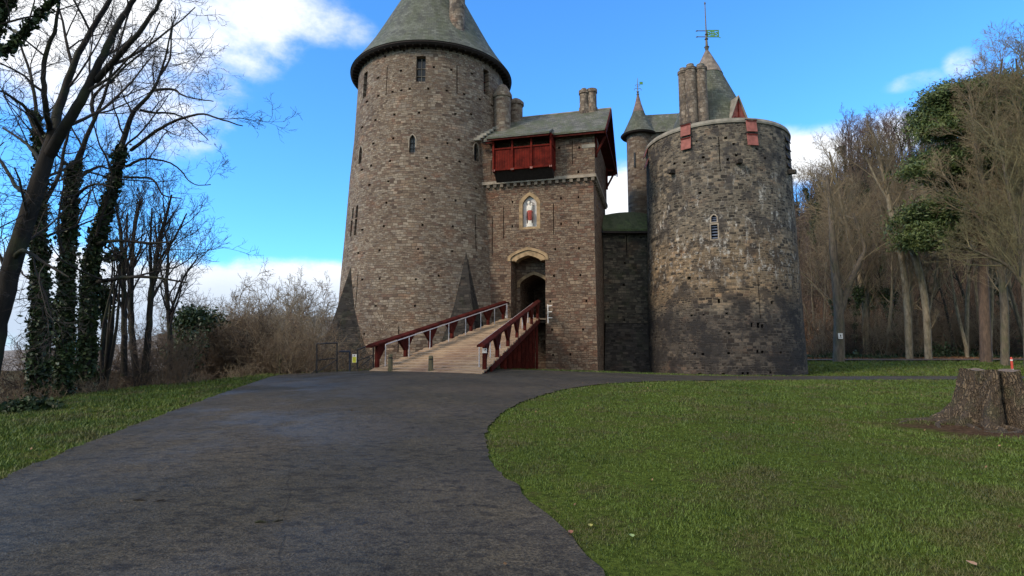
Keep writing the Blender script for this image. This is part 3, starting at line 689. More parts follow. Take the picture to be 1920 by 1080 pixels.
# upper storey, slightly proud over a corbel table
up = MB(); gbox(up, -.14, 8.4, -.14, DEP, ZS + .22, ZE - .05)
sq = [gp(-.14, 0, 0)]
up.prism([(-.14, 0), (DEP + .0, 0), (4.2, ZR - ZE)], gp(-.14, 0, ZE - .06), GN, -GL, -.38, 0)
upo = up.build('upper_wall', M['gate'], gate)
cut = MB()
for u, a, b_ in ((1073, 264, 308), (921, 300, 328)): gate_cut(u, a, b_, 1.5, off=-.14)
for x, y in [(567, 497), (695, 495), (689, 650)]: gate_cut(880 + x / 3.375, 130 + y / 3.375 - 2.4, 130 + y / 3.375 + 2.4, 3.4, off=-.14)
# slits in the right-hand side wall
for n_, z_ in ((1.6, 15.6), (4.4, 15.6), (6.6, 14.9)): cut.prism(rect(.12, -.8, .8), gp(-.14, n_, z_), GN, -GL, .3, -.5)
carve(upo, cut, ('box',))
gbox(gbox(MB(), -.22, 8.5, -.24, 0.0, ZS, ZS + .22), -.22, 0, 0, DEP, ZS, ZS + .22).build('string_course', M['keepdress'], gate)
for i in range(17): gbox(MB(), -.1 + i * .5, .12 + i * .5, -.2, 0, ZS - .24, ZS).build('corbel', M['corbel'], gate)
for i in range(15): gbox(MB(), -.18, 0, .45 + i * .52, .67 + i * .52, ZS - .24, ZS).build('corbel', M['corbel'], gate)
# pale block high on the right corner
gbox(MB(), -.17, .75, -.17, .3, ZE - 1.35, ZE - 1.1).build('corner_block', M['coping'], gate)
# roof
def roof_slab(mb, s0, s1, n0, z0, n1, z1, th=.14):
    mb.hexa([gp(s1, n0, z0), gp(s0, n0, z0), gp(s0, n1, z1), gp(s1, n1, z1)], [gp(s1, n0, z0 + th), gp(s0, n0, z0 + th), gp(s0, n1, z1 + th), gp(s1, n1, z1 + th)]); return mb
def roof_piece(name, mat, par, *slabs):
    mb = MB()
    for sl in slabs: roof_slab(mb, *sl)
    return mb.build(name, mat, par, uv=('box',))
RN = DEP / 2; kk = (ZR - ZE) / (RN + .14)
groof = roof_piece('roof', M['slate'], gate, (-.95, 7.7, -.75, ZE - kk * .6, RN, ZR), (-.95, 8.6, DEP + .75, ZE - kk * .6, RN, ZR + .002))
roof_piece('catslide_roof', M['slate'], groof, (2.75, hit_gate(911, 262, -1.65)[1], -1.65, ZE - .62, -.1, ZE + kk * .1 + .10))
roof_piece('roof_boarding', M['red'], groof, (-.9, 7.6, -.68, ZE - kk * .6 - .15, RN, ZR - .12), (-.9, 8.5, DEP + .68, ZE - kk * .6 - .15, RN, ZR - .122), (2.8, hit_gate(912, 262, -1.65)[1], -1.58, ZE - .74, -.12, ZE + kk * .1 - .03))
bb = MB()
for n0, z0, n1, z1 in ((-.8, ZE - kk * .6 - .12, RN, ZR - .05), (DEP + .8, ZE - kk * .6 - .12, RN, ZR - .05)): bb.beam(gp(-.98, n0, z0), gp(-.98, n1, z1), .08, .34)
bb.build('bargeboard', M['red'], groof)
br = MB()
for n_ in (0.1, DEP - .3): br.beam(gp(-.15, n_, ZE - 1.9), gp(-.9, n_, ZE - .5), .14, .14).beam(gp(-.22, n_, ZE - 2.0), gp(-.22, n_, ZE - .2), .13, .13).beam(gp(-.2, n_, ZE - .42), gp(-.95, n_, ZE - .42), .13, .13)
br.beam(gp(-.9, -.5, ZE - .42), gp(-.9, DEP + .5, ZE - .42), .14, .18)
br.build('roof_bracket', M['red'], gate)
MB().tube([gp(-1, RN, ZR + .16), gp(8.2, RN, ZR + .16)], .09, 8).build('ridge_tiles', M['coping'], groof)
# lead flashing where the roof meets the keep
fl = MB()
for i in range(9):
    t = i / 8; q = gp(8.1 - .8 * t, -.9 + 3.6 * t, 0); q.z = ZE - .3 + (ZR - ZE) * t * .85; fl.box(q, (.5, .35, .22), GL, GN)
fl.build('flashing', M['coping'], groof, bevel=.03)
# double chimney on the ridge
gch = MB()
for u, r, top in ((1095.5, .36, 171), (1109.5, .38, 169)):
    c = at(u, 190, 43.4); zt = at(u, top, 43.4).z
    gch.lathe([(r + .08, ZR - 1.0), (r + .06, ZR + .35), (r, ZR + .4), (r, zt - .3), (r + .06, zt - .26), (r + .06, zt), (r - .05, zt + .02)], (c.x, c.y), 14)
gc = gch.build('chimney', M['chim'], groof, smooth=30, uv=('box',))
c = at(1095, 190, 43.4); z_ = at(1095, 175, 43.4).z
MB().lathe([(.15, z_), (.15, z_ + .28), (.2, z_ + .3), (.2, z_ + .36)], (c.x, c.y), 12).build('chimney_pot', M['coping'], gc)
# bretèche: the red timber hoarding
s1 = gs(938, 290)[0] + .25; s0 = gs(1041, 290)[0]; PJ = -1.15
p, _ = hit_gate(938, 322, PJ); zb0 = p.z + .15; zb1 = ZE - .55
hd = MB(); hz = zb1 - .72
hd.hexa([gp(s1, PJ, zb0), gp(s0, PJ, zb0), gp(s0, -.14, zb0), gp(s1, -.14, zb0)], [gp(s1, PJ, hz), gp(s0, PJ, hz), gp(s0, -.14, hz), gp(s1, -.14, hz)])
for s__ in (s0, s1 - .05): gbox(hd, s__, s__ + .05, PJ + .03, -.15, hz + .001, zb1)
hdo = hd.build('hoarding', M['redbox'], gate)
pn = MB(); wd = (s1 - s0)
for i in range(4):
    s_ = s0 + .09 + (wd - .18) * i / 3; pn.beam(gp(s_, PJ - .03, zb0 - .12), gp(s_, PJ - .03, zb1 + .1), .16, .12, GL)
pn.build('post', M['redbox'], hdo)
ln = MB()
for z__, h in ((hz + .02, .1), (zb1, .12), (zb0 + .0, .14)): ln.beam(gp(s0, PJ - .02, z__), gp(s1, PJ - .02, z__), .1, h)
for z__ in (hz, zb1): ln.beam(gp(s0, PJ, z__), gp(s0, -.14, z__), .1, .1).beam(gp(s1, PJ, z__), gp(s1, -.14, z__), .1, .1)
ln.beam(gp(s0, -.2, zb0), gp(s0, -.2, zb1), .12, .12)
ln.build('rail', M['redbox'], hdo)
bd = MB()
for i in range(24):
    if i % 8 == 0: continue
    s_ = s0 + wd * i / 24; bd.beam(gp(s_, PJ - .006, zb0 + .05), gp(s_, PJ - .006, hz - .05), .012, .02, GL)
bd.build('board_joints', M['red'], hdo)
jm = simple('pale_red_joist_end', (.36, .17, .14), .7)
for i in range(4):
    s_ = s0 + .1 + (wd - .2) * i / 3; j_ = MB().beam(gp(s_, PJ - .08, zb0 - .06), gp(s_, .1, zb0 - .06), .17, .15).build('joist', M['redbox'], hdo); MB().box(gp(s_, PJ - .095, zb0 - .06), (.17, .03, .13), GL, GN).build('joist_end', jm, j_)
MB().prism([(-.1, zb0 - .02), (PJ + .1, zb0 - .02), (-.12, zb0 - .72)], gp(s0 + .05, 0, 0), GN, GL, 0, wd - .1).build('sloping_underside', M['soffit'], hdo)
# niche with a carved standing figure
ring_surround('niche_surround', np_, TG, NG, nW, nz0, nz1, 'arch', .26, M['ashlar'], gate, .02, nW * .62)
m, t = newmat('speckled_niche_panel'); v = t.voro(t.coord(), 7); t.col(t.mix(t.rng(v, .12, .22), (.22, .22, .25), (.52, .49, .46)))
nb = MB().prism(arch(nW * 1.03, nz0, nz1, nW * .62), np_, TG, NG, -.22, -.40).build('niche_panel', m, gate)
st = empty('statue', np_ + NG * -.2 + Z * nz0, 'small painted stone figure in white and red robes in the arched niche above the entrance', 'statue')
q = np_ + NG * -.12 + Z * nz0; H = (nz1 - nz0) * .86
stw = simple('pale_painted_stone', (.55, .52, .46), .8, .15, 12); stred = simple('red_painted_robe', (.24, .04, .028), .7, .3, 10); stdk = simple('dark_painted_stone', (.08, .05, .045), .8)
def ell_lathe(rows, c, ax, T, N):   # rows: (half width, half depth, z, shift)
    V = []; Fc = []; k = 14
    for w, d, z, sh in rows:
        for j in range(k):
            a = 2 * math.pi * j / k; V.append(Vector(c) + T * (w * math.cos(a) + sh) + N * (d * math.sin(a)) + Z * z)
    for i in range(len(rows) - 1):
        for j in range(k): j2 = (j + 1) % k; Fc.append((i * k + j, i * k + j2, (i + 1) * k + j2, (i + 1) * k + j))
    Fc.append(tuple(range(k))); Fc.append(tuple(range((len(rows) - 1) * k, len(rows) * k))); return V, Fc
body = MB().add(*ell_lathe([(.27, .16, .02, 0), (.24, .15, H * .12, 0), (.19, .13, H * .3, .01), (.20, .13, H * .5, 0), (.22, .13, H * .62, -.01), (.23, .13, H * .72, -.02), (.19, .12, H * .78, -.03), (.07, .08, H * .82, -.05), (.06, .07, H * .84, -.06),
                                     (.10, .10, H * .87, -.07), (.115, .11, H * .92, -.07), (.09, .09, H * .97, -.07), (.02, .02, H * .99, -.07)], q, 0, TG, NG))
body.build('figure', stw, st, smooth=60)
rb = MB().add(*ell_lathe([(.16, .15, H * .24, .02), (.215, .165, H * .32, .02), (.225, .165, H * .5, .0), (.235, .17, H * .58, .0), (.18, .15, H * .62, 0)], q, 0, TG, NG)); rb.build('robe', stred, st, smooth=60)
cl = MB()
for sx in (-.17, .19): cl.tube([q + TG * sx + NG * .1 + Z * H * .56, q + TG * (sx * 1.15) + NG * .14 + Z * H * .38, q + TG * (sx * .95) + NG * .1 + Z * H * .14], [.05, .06, .035], 7)
cl.build('mantle_fold', stdk, st)
inf = MB().add(*ell_lathe([(.05, .06, H * .62, .1), (.10, .09, H * .68, .11), (.09, .08, H * .76, .12), (.045, .05, H * .80, .13), (.075, .08, H * .84, .13), (.06, .06, H * .89, .13), (.01, .01, H * .9, .13)], q + NG * .06, 0, TG, NG)); inf.build('held_child', stw, st, smooth=60)
for sx, z_ in ((-.07, H * .93), (.13, H * .855)):
    MB().tube([q + TG * (sx + .15 * math.cos(a)) + Z * (z_ + .15 * math.sin(a)) + NG * -.02 for a in np.linspace(0, 2 * math.pi, 15)], .012, 5, False).build('halo', stdk, st)

# ------------------------------------------------------------------ right round tower
RC = (15.45, 43.0)
RP = [(5.48, -4.5), (5.42, .6), (5.33, 4), (5.25, 9), (5.16, 14), (5.12, 17.5)]
rt = empty('round_tower', (RC[0], RC[1], 0), 'broad dark grey round tower with flat parapet, red shutters and lime streaks', 'castle tower')
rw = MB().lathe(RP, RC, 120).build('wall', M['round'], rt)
cut = MB()
for x, y, w, h in [(510, 833, 3.2, 3.2), (689, 813, 5, 5), (738, 850, 4, 4), (551, 932, 5, 4.4), (754, 919, 4.4, 4.4), (702, 945, 4, 5), (374, 970, 4, 4.4), (932, 937, 3.6, 4), (435, 965, 4, 4), (528, 967, 3, 3), (880, 880, 3, 4)]:
    cyl_cut(cut, RC, RP, 1150 + x / 3.27, 10 + y / 3.27 - h / 2, 10 + y / 3.27 + h / 2, w)
for x, y, w, h in [(302, 544, 6, 6), (453, 660, 4, 8), (748, 595, 3.4, 6), (722, 668, 4, 6), (315, 733, 4, 4), (376, 730, 3.4, 3), (493, 723, 4.4, 3), (505, 822, 4, 4), (332, 926, 4, 3), (372, 928, 5, 4), (503, 924, 4.6, 4), (650, 915, 4, 6), (674, 918, 4, 5),
                   (768, 920, 3, 4), (653, 783, 4.4, 10), (673, 787, 4, 7), (620, 780, 3.4, 8), (357, 112, 5, 4), (60, 338, 2, 3), (575, 1026, 4, 4), (600, 1026, 4, 5), (357, 1028, 6, 3), (475, 1028, 5, 3), (716, 1022, 4, 4)]:
    cyl_cut(cut, RC, RP, 1180 + x / 2.7, 320 + y / 2.7 - h / 2, 320 + y / 2.7 + h / 2, w)
for u, a, b_ in ((1349, 256, 322), (1423.5, 522, 597)): cyl_cut(cut, RC, RP, u, a, b_, 1.4)
w1 = cyl_cut(cut, RC, RP, 1338.5, 403, 416, 9, 'arch', .45); w2 = cyl_cut(cut, RC, RP, 1339.5, 421, 448, 11, 'rect', .45)
carve(rw, cut, ('cyl', RC, 5.25))
pz = [hit_cyl(1339, v, RC, RP) for v in (400, 450)]; pm = (pz[0][0] + pz[1][0]) / 2; hh = (pz[0][0].z - pz[1][0].z) / 2
for (p, T, N, W_, z0, z1), k in ((w1, 'arch'), (w2, 'rect')):
    ring_surround('window_surround', p, T, N, W_, z0, z1, k, .08, M['keepdress'], rt, .008)
    wo_ = MB().prism(rect(W_ * 1.03, z0, z1 - (.1 if k == 'arch' else 0)), p, T, N, -.38, -.42).build('window', M['glass'], rt)
    lv = MB()
    for i in range(3 if k == 'arch' else 5): lv.box(p + N * -.15 + Z * (z0 + (z1 - z0) * (i + .5) / (3.6 if k == 'arch' else 5)), (W_ * .98, .14, .035), T, (N * .8 - Z * .6).normalized(), T.cross((N * .8 - Z * .6).normalized()))
    lv.build('louvre', simple('bluish_louvre', (.10, .12, .17), .6), wo_)
MB().lathe([(5.0, 17.5), (5.20, 17.5), (5.22, 17.62), (5.14, 17.82), (4.7, 17.84)], RC, 96).build('coping', M['coping'], rt, smooth=30)
# hinged shutters in two of the crenels
def shutter(u, v0, v1, w, tilt=.12, first=None):
    """a pair: upper hinged board and lower board hanging on the wall"""
    p, T, N = hit_cyl(u, (v0 + v1) / 2, RC, RP); k = p.length / F; H_ = (v1 - v0) * k * 1.0
    root = MB(); f = []
    for (dz, zz) in ((.26, 0), (-.26, 0)):
        c = p + N * (.10 if dz > 0 else .14) + Z * dz * H_
        o = MB().box(c, (w * k / .97, .05, H_ * .45), T, (N + Z * tilt).normalized(), (Z - N * tilt).normalized()).build('shutter', M['shutter'], rt, bevel=.01)
        MB().box(c + N * .03 - Z * H_ * .2, (w * k, .02, .05), T, N).box(c + N * .03 + Z * H_ * .19, (w * k, .02, .05), T, N).build('batten', M['redbox'], o)
    for zz in (0, H_ * .5): MB().beam(p + N * .05 + Z * zz - T * w * k * .6, p + N * .05 + Z * zz + T * w * k * .6, .06, .08).build('hinge_bar', M['soffit'], rt)
shutter(1287, 234, 281, 17.5); shutter(1408.5, 227, 273, 18)
for u, v in ((1212, 288), (1213.5, 308)):
    p, T, N = hit_cyl(u + 2, v, RC, RP); MB().box(p + N * .16, (.6, .05, .75), T, (N + Z * .35).normalized(), (Z - N * .35).normalized()).build('shutter', M['shutter'], rt)
for u, v in ((1262, 321), (1384, 303), (1478, 322)):   # stone water spouts
    p, T, N = hit_cyl(u, v, RC, RP)
    MB().add(*[(lambda a: ([p + N * -.1 + T * x * .19 + Z * z * .19 for x, z in a] + [p + N * .5 - Z * .10 + T * x * .15 + Z * z * .13 for x, z in a]))([(-1, -1), (1, -1), (1.1, .6), (0, 1.2), (-1.1, .6)]),
               [(0, 1, 2, 3, 4), (5, 6, 7, 8, 9), (0, 1, 6, 5), (1, 2, 7, 6), (2, 3, 8, 7), (3, 4, 9, 8), (4, 0, 5, 9)]]).build('waterspout', M['dark'], rt, uv=('box',))
# hoist boards on the far right of the parapet
hb = MB(); p, T, N = hit_cyl(1476, 285, RC, RP)
for i in range(4): hb.box(p + N * .05 + T * .1 + Z * (.9 - i * .62), (.8, .04, .42), T, (N + Z * .4).normalized(), (Z - N * .4).normalized())
hb.build('side_shutter', M['soffit'], rt)
# roof cone, dormer, chimneys, finial
CCX = (15.25, 43.3)
cone = MB().lathe([(3.7, 17.2), (3.55, 17.6), (3.0, 18.9), (2.2, 20.9), (1.25, 23.1), (.55, 24.7), (.12, 25.55), (.02, 25.7)], CCX, 64).build('roof', M['lead'], rt, smooth=40, uv=('cyl', CCX, 2))
MB().lathe([(1.12, 23.5), (.90, 24.05), (.62, 24.62), (.14, 25.6)], CCX, 40).build('roof_cap', simple('brown_lead_cap', (.16, .13, .105), .6, .4, 3), cone, smooth=40)
fz = 25.6; tip = at(1313, 30, 43.3)
fin = empty('weather_vane', (CCX[0], CCX[1], fz), 'large weather vane with square green metal flag on the conical roof of the right tower', 'weather vane')
MB().lathe([(.10, fz), (.16, fz + .25), (.2, fz + .32), (.1, fz + .42), (.08, fz + .9), (.15, fz + .98), (.08, fz + 1.08), (.06, fz + 1.3), (.12, fz + 1.36), (.05, fz + 1.45), (.03, fz + 3.9), (.07, fz + 3.95), (.04, fz + 4.1)], CCX, 12).build('finial', M['vanegold'], fin)
vz = at(1320, 69.5, 43.3).z
for zz in (vz + .02, vz + .52):
    MB().beam((CCX[0] - .72, CCX[1], zz), (CCX[0] + .1, CCX[1], zz), .04, .05).beam((CCX[0] - .80, CCX[1], zz - .03), (CCX[0] - .66, CCX[1], zz + .01), .04, .08).build('vane_arm', M['vanegold'], fin)
fg = MB(); fx0 = CCX[0] + .06; gw, gh_ = .95, .62     # pierced flag: frame with an openwork emblem
cells = ["11111111111", "10011110001", "11101010111", "10111111011", "11101011101", "10011110011", "11111111111"]
for r_, row in enumerate(cells):
    for c_, chh in enumerate(row):
        if chh == '1': fg.box((fx0 + (c_ + .5) * gw / 11, CCX[1], vz - .02 + gh_ - (r_ + .5) * gh_ / 7), (gw / 11 * 1.001, .03, gh_ / 7 * 1.001))
fg.build('flag', M['coppergreen'], fin)
MB().beam((fx0 + gw, CCX[1], vz - .02), (fx0 + gw + .12, CCX[1], vz - .06), .03, .05).build('flag_tail', M['coppergreen'], fin)
chm = MB(); cps = []
for u, vt, D, r in ((1281.5, 134, 40.6, .33), (1296, 127, 40.2, .40), (1315.5, 127, 40.2, .42)):
    c = at(u, 180, D); zt = at(u, vt, D).z; cps.append((c, zt, r))
    o = MB().lathe([(r + .02, 17.2), (r, 17.8), (r - .01, zt - .28), (r + .04, zt - .24), (r + .04, zt - .06), (r - .04, zt)], (c.x, c.y), 20).build('chimney', M['chim'], rt, smooth=30, uv=('cyl', (c.x, c.y), r))
    MB().lathe([(r * .62, zt), (r * .6, zt + .14), (r * .68, zt + .17), (r * .68, zt + .22)], (c.x, c.y), 14).build('chimney_pot', M['coping'], o)
dc = at(1385, 222, 40.3); dz = dc.z; dt = at(1386, 181, 40.2).z; hw = .62
dn_ = Vector((.25, -1, 0)).normalized(); dT = Vector((-dn_.y, dn_.x, 0)); dB = Vector((dc.x, dc.y, 0))
dorm = MB().prism([(-hw, 17.6), (hw, 17.6), (hw, dz), (0, dt - .1), (-hw, dz)], dB, dT, dn_, 0, -1.6).build('dormer', M['redbright'], rt)
dr = MB(); cR = Vector((0, 0, dt))
for sg in (-1, 1):
    a0_ = dB + dT * sg * (hw + .12) + Z * (dz - .25); dr.hexa([a0_ + dn_ * .15, dB + Z * dt + dn_ * .15, dB + Z * dt - dn_ * 1.8, a0_ - dn_ * 1.8], [a0_ + dn_ * .15 + Z * .1, dB + Z * (dt + .1) + dn_ * .15, dB + Z * (dt + .1) - dn_ * 1.8, a0_ - dn_ * 1.8 + Z * .1])
dr.build('dormer_roof', M['coping'], dorm)
MB().beam(dB + dn_ * .03 + Z * (dz - .2), dB + dn_ * .03 + Z * (dt - .4), .06, .08).beam(dB + dn_ * .03 - dT * .35 + Z * (dz + .05), dB + dn_ * .03 + dT * .35 + Z * (dz + .05), .06, .08).build('louvre', M['redbox'], dorm)

# ------------------------------------------------------------------ slim turret, hall roof and curtain wall between
TC_ = (11.15, 49.5)
tu = empty('stair_tower', (TC_[0], TC_[1], 0), 'slim round stair turret with witch hat roof squeezed left of the broad grey tower', 'turret')
zt = at(1208, 256, 49.5).z
MB().lathe([(1.12, -4), (1.10, 8), (1.08, zt)], TC_, 32).build('wall', M['turret'], tu, smooth=30, uv=('cyl', TC_, 1.1))
MB().lathe([(1.05, zt - .05), (1.50, zt - .08), (1.58, zt + .05), (1.3, zt + .12)], TC_, 40).build('eaves', M['soffit'], tu)
za = at(1206, 178, 49.5).z
tr_ = MB().lathe([(1.60, zt + .04), (1.38, zt + .28), (1.0, zt + (za - zt) * .28), (.58, zt + (za - zt) * .52), (.27, zt + (za - zt) * .76), (.07, za - .05), (.02, za)], TC_, 40).build('roof', M['lead'], tu, smooth=40, uv=('cyl', TC_, 1))
MB().lathe([(.52, zt + (za - zt) * .57), (.29, zt + (za - zt) * .765), (.09, za - .04)], TC_, 24).build('roof_cap', simple('rusty_lead_cap', (.15, .10, .08), .6, .4, 4), tr_, smooth=40)
MB().box((TC_[0] - .62, TC_[1] - .92, at(1195, 300, 48.6).z), (.13, .12, 1.3), (.83, -.55, 0), (.55, .83, 0)).build('window', M['glass'], tu)
v2 = empty('weather_vane', (TC_[0], TC_[1], za), 'small wrought finial with scrolls and tiny pennant on the slim turret roof', 'weather vane')
MB().lathe([(.07, za - .1), (.13, za + .05), (.06, za + .15), (.1, za + .25), (.04, za + .32), (.022, za + 1.45), (.01, za + 1.6)], TC_, 10).build('finial', M['vanegold'], v2)
sc2 = MB()
for sg in (-1, 1):
    for q_, rr in ((.45, .16), (.85, .10)):
        sc2.tube([Vector((TC_[0] + sg * (rr - rr * math.cos(a)) + sg * .0, TC_[1], za + q_ + rr * math.sin(a))) for a in np.linspace(-1.5, 3.4, 12)], .02, 5)
sc2.build('scroll', M['vanegold'], v2)
MB().box((TC_[0] + .32, TC_[1], za + 1.1), (.3, .02, .26)).build('pennant', M['coppergreen'], v2)
hall = empty('hall_range', (16, 51, 0), 'slate roofed range glimpsed between the slim turret and chimney shafts of right tower', 'building')
z1 = at(1250, 212, 50).z; z0 = z1 - 2.4
MB().add([(11.5, 48.5, z0), (18, 47.6, z0), (18, 49.6, z1), (11.5, 50.5, z1), (11.5, 52.4, z0), (18, 51.5, z0)], [(0, 1, 2, 3), (3, 2, 5, 4), (0, 4, 5, 1), (0, 3, 4), (1, 5, 2)]).build('roof', M['slate'], hall, uv=('box',))
MB().hexa([(11.7, 48.8, -4), (17.9, 48, -4), (17.9, 51.2, -4), (11.7, 52.2, -4)], [(11.7, 48.8, z0 + .05), (17.9, 48, z0 + .05), (17.9, 51.2, z0 + .05), (11.7, 52.2, z0 + .05)]).build('wall', M['turret'], hall, uv=('box',))
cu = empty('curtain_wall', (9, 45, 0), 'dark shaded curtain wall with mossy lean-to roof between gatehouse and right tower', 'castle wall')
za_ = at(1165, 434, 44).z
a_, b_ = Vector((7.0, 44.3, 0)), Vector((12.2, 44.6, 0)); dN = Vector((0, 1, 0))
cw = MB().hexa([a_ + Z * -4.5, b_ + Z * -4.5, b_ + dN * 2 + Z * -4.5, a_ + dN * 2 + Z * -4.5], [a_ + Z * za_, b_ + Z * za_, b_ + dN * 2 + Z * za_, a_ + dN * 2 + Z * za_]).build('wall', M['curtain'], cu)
cut = MB()
for x, y in [(1050, 265), (1043, 413), (1044, 648), (934, 626), (1159, 92)]:
    p = at(880 + x / 3.6, 420 + y / 3.6, 44.45); cut.box(p, (.15, 1.0, .16))
p = at(1175, 460, 44.4); cut.box(p, (.07, 1.2, 1.7))
carve(cw, cut, ('box',))
zb_ = at(1190, 606, 43.4).z
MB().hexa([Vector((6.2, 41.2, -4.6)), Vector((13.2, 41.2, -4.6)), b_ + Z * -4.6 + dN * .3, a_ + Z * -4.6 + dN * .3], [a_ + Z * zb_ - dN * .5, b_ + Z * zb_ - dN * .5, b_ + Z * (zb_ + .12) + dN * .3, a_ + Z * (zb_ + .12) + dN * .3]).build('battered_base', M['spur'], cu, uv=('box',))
zr0, zr1 = at(1165, 433, 43.9).z, at(1165, 405, 45.8).z; rfm = MB()
nn_ = 10
V = []; Fc = []
for i in range(nn_ + 1):
    t = i / nn_; x = 6.9 + 5.6 * t; bow = math.sin(math.pi * min(1, t * 1.15)) * .35
    V += [(x, 43.75 - bow * .3, zr0 - .05), (x, 43.75 - bow * .3, zr0 + .12), (x, 45.9, zr1 + bow), (x, 46.6, zr1 - .5)]
for i in range(nn_):
    a = 4 * i; Fc += [(a, a + 4, a + 5, a + 1), (a + 1, a + 5, a + 6, a + 2), (a + 2, a + 6, a + 7, a + 3), (a, a + 3, a + 7, a + 4)]
Fc += [(0, 1, 2, 3), tuple(4 * nn_ + q for q in (0, 3, 2, 1))]
rfm.add(V, Fc).build('roof', M['mossroof'], cu, uv=('box',))
MB().beam((6.9, 43.8, zr0 - .12), (12.4, 43.8, zr0 - .12), .2, .16).build('gutter', M['soffit'], cu)

# ------------------------------------------------------------------ timber ramp
ramp = empty('timber_ramp', (-4, 28, gz(-4, 28)), 'wooden plank ramp with red timber rails climbing to the castle entrance', 'ramp')
def deck_pt(u, v, Y): return at(u, v, Y)
A0, A1 = at(694, 691, 27.3), at(946, 596, 40.2)      # left deck edge
B0, B1 = at(900, 697, 24.6), at(1009, 597, 39.6)     # right deck edge
A0.z = gz(A0.x, A0.y) + .05; B0.z = gz(B0.x, B0.y) + .05
A1.z = DECK; B1.z = DECK
NPL = 54; dk = MB(); uvs = []
def lerp(a, b, t): return a + (b - a) * t
rnd = random.Random(3)
for i in range(NPL):
    t0, t1 = (i + .07) / NPL, (i + .86) / NPL
    a0, a1, b0, b1 = lerp(A0, A1, t0), lerp(A0, A1, t1), lerp(B0, B1, t0), lerp(B0, B1, t1)
    o1, o2 = rnd.uniform(-.04, .04), rnd.uniform(-.04, .04); dz = rnd.uniform(-.004, .006); e1, e2 = (a0 - b0).normalized() * (.08 + o1), (b0 - a0).normalized() * (.08 + o2)
    h = .03 if i % 2 else .0
    dk.hexa([a0 + e1 - Z * .06, b0 + e2 - Z * .06, b1 + e2 - Z * .06, a1 + e1 - Z * .06], [a0 + e1 + Z * (dz + h), b0 + e2 + Z * (dz + h), b1 + e2 + Z * (dz + h), a1 + e1 + Z * (dz + h)])
dko = dk.build('deck', M['plank'], ramp)
lay = dko.data.uv_layers.new(name='UVMap')
og = origin(ramp); AB = (A1 - A0)
for p in dko.data.polygons:
    for li in p.loop_indices:
        q_ = dko.data.vertices[dko.data.loops[li].vertex_index].co + og; t = (q_ - A0).dot(AB) / AB.dot(AB); w = (q_ - lerp(A0, A1, t)).length
        lay.data[li].uv = (w, (p.index // 6) + .5 + (t * NPL - p.index // 6 - .5) * .5)
# level landing to the door
MB().hexa([A1 - Z * .1, B1 - Z * .1, gp(sR - .1, .02, DECK - .1), gp(sL + .1, .02, DECK - .1)], [A1, B1, gp(sR - .1, .02, DECK), gp(sL + .1, .02, DECK)]).build('landing', M['plank'], ramp)
bearer = MB()
for t in (.05, .5, .95): bearer.beam(lerp(A0, B0, t) - Z * .22, lerp(A1, B1, t) - Z * .22, .2, .3)
bearer.build('bearer', M['red'], ramp)
def rail_side(E0, E1, n, t_first, side, H0):
    for i in range(n):
        t = t_first + (1 - t_first) * i / (n - 1) * .985; q_ = lerp(E0, E1, t); d = (E1 - E0).normalized(); inn = Vector((d.y, -d.x, 0)).normalized() * side
        po = MB().beam(q_ - Z * .35, q_ + Z * (H0 - .05), .17, .17, d).build('post', M['red'], ramp, bevel=.015)
        hv = MB(); dd = Vector((d.x, d.y, d.z))
        for sg in (-1, 1):
            if (i == 0 and sg < 0): continue
            a = q_ + Z * (H0 * .22); b = q_ + dd * sg * .78 + Z * (H0 - .04); c = q_ + Z * (H0 - .04)
            w_ = inn * .07; hv.add([a - w_, b - w_, c - w_, a + w_, b + w_, c + w_], [(0, 1, 2), (5, 4, 3), (0, 3, 4, 1), (1, 4, 5, 2), (2, 5, 3, 0)])
        hv.build('brace', M['red'], po)
    a = lerp(E0, E1, t_first - .045) + Z * H0; b = lerp(E0, E1, 1.0) + Z * H0; d = (b - a).normalized(); inn = Vector((d.y, -d.x, 0)).normalized() * side
    mb = MB(); w_ = .17
    V = []
    for q_ in (a, b): V += [q_ - inn * w_ - Z * .05, q_ + inn * w_ - Z * .05, q_ + inn * w_ + Z * .03, q_ + inn * .02 + Z * .12, q_ - inn * .02 + Z * .12, q_ - inn * w_ + Z * .03]
    mb.add(V, [(0, 1, 2, 3, 4, 5), (11, 10, 9, 8, 7, 6)] + [(i, (i + 1) % 6, 6 + (i + 1) % 6, 6 + i) for i in range(6)]).build('handrail', M['red'], ramp)
    # pale metal safety rail just inside
    off = inn * .30; g0, g1 = lerp(E0, E1, t_first + .015) + off, lerp(E0, E1, .985) + off
    mr_ = MB().tube([g0 + Z * .02, g0 + Z * (H0 - .08), lerp(g0, g1, .5) + Z * (H0 - .08), g1 + Z * (H0 - .08), g1 + Z * .02], .028, 8)
    mr_.build('metal_rail', M['metalpale'], ramp)
    for i in range(1, n * 1):
        q_ = lerp(g0, g1, (i + .0) / n); MB().tube([q_, q_ + Z * (H0 - .08)], .026, 6).build('metal_post', M['metalpale'], ramp)
rail_side(A0, A1, 7, .035, 1, 1.12); rail_side(B0, B1, 7, .05, -1, 1.12)
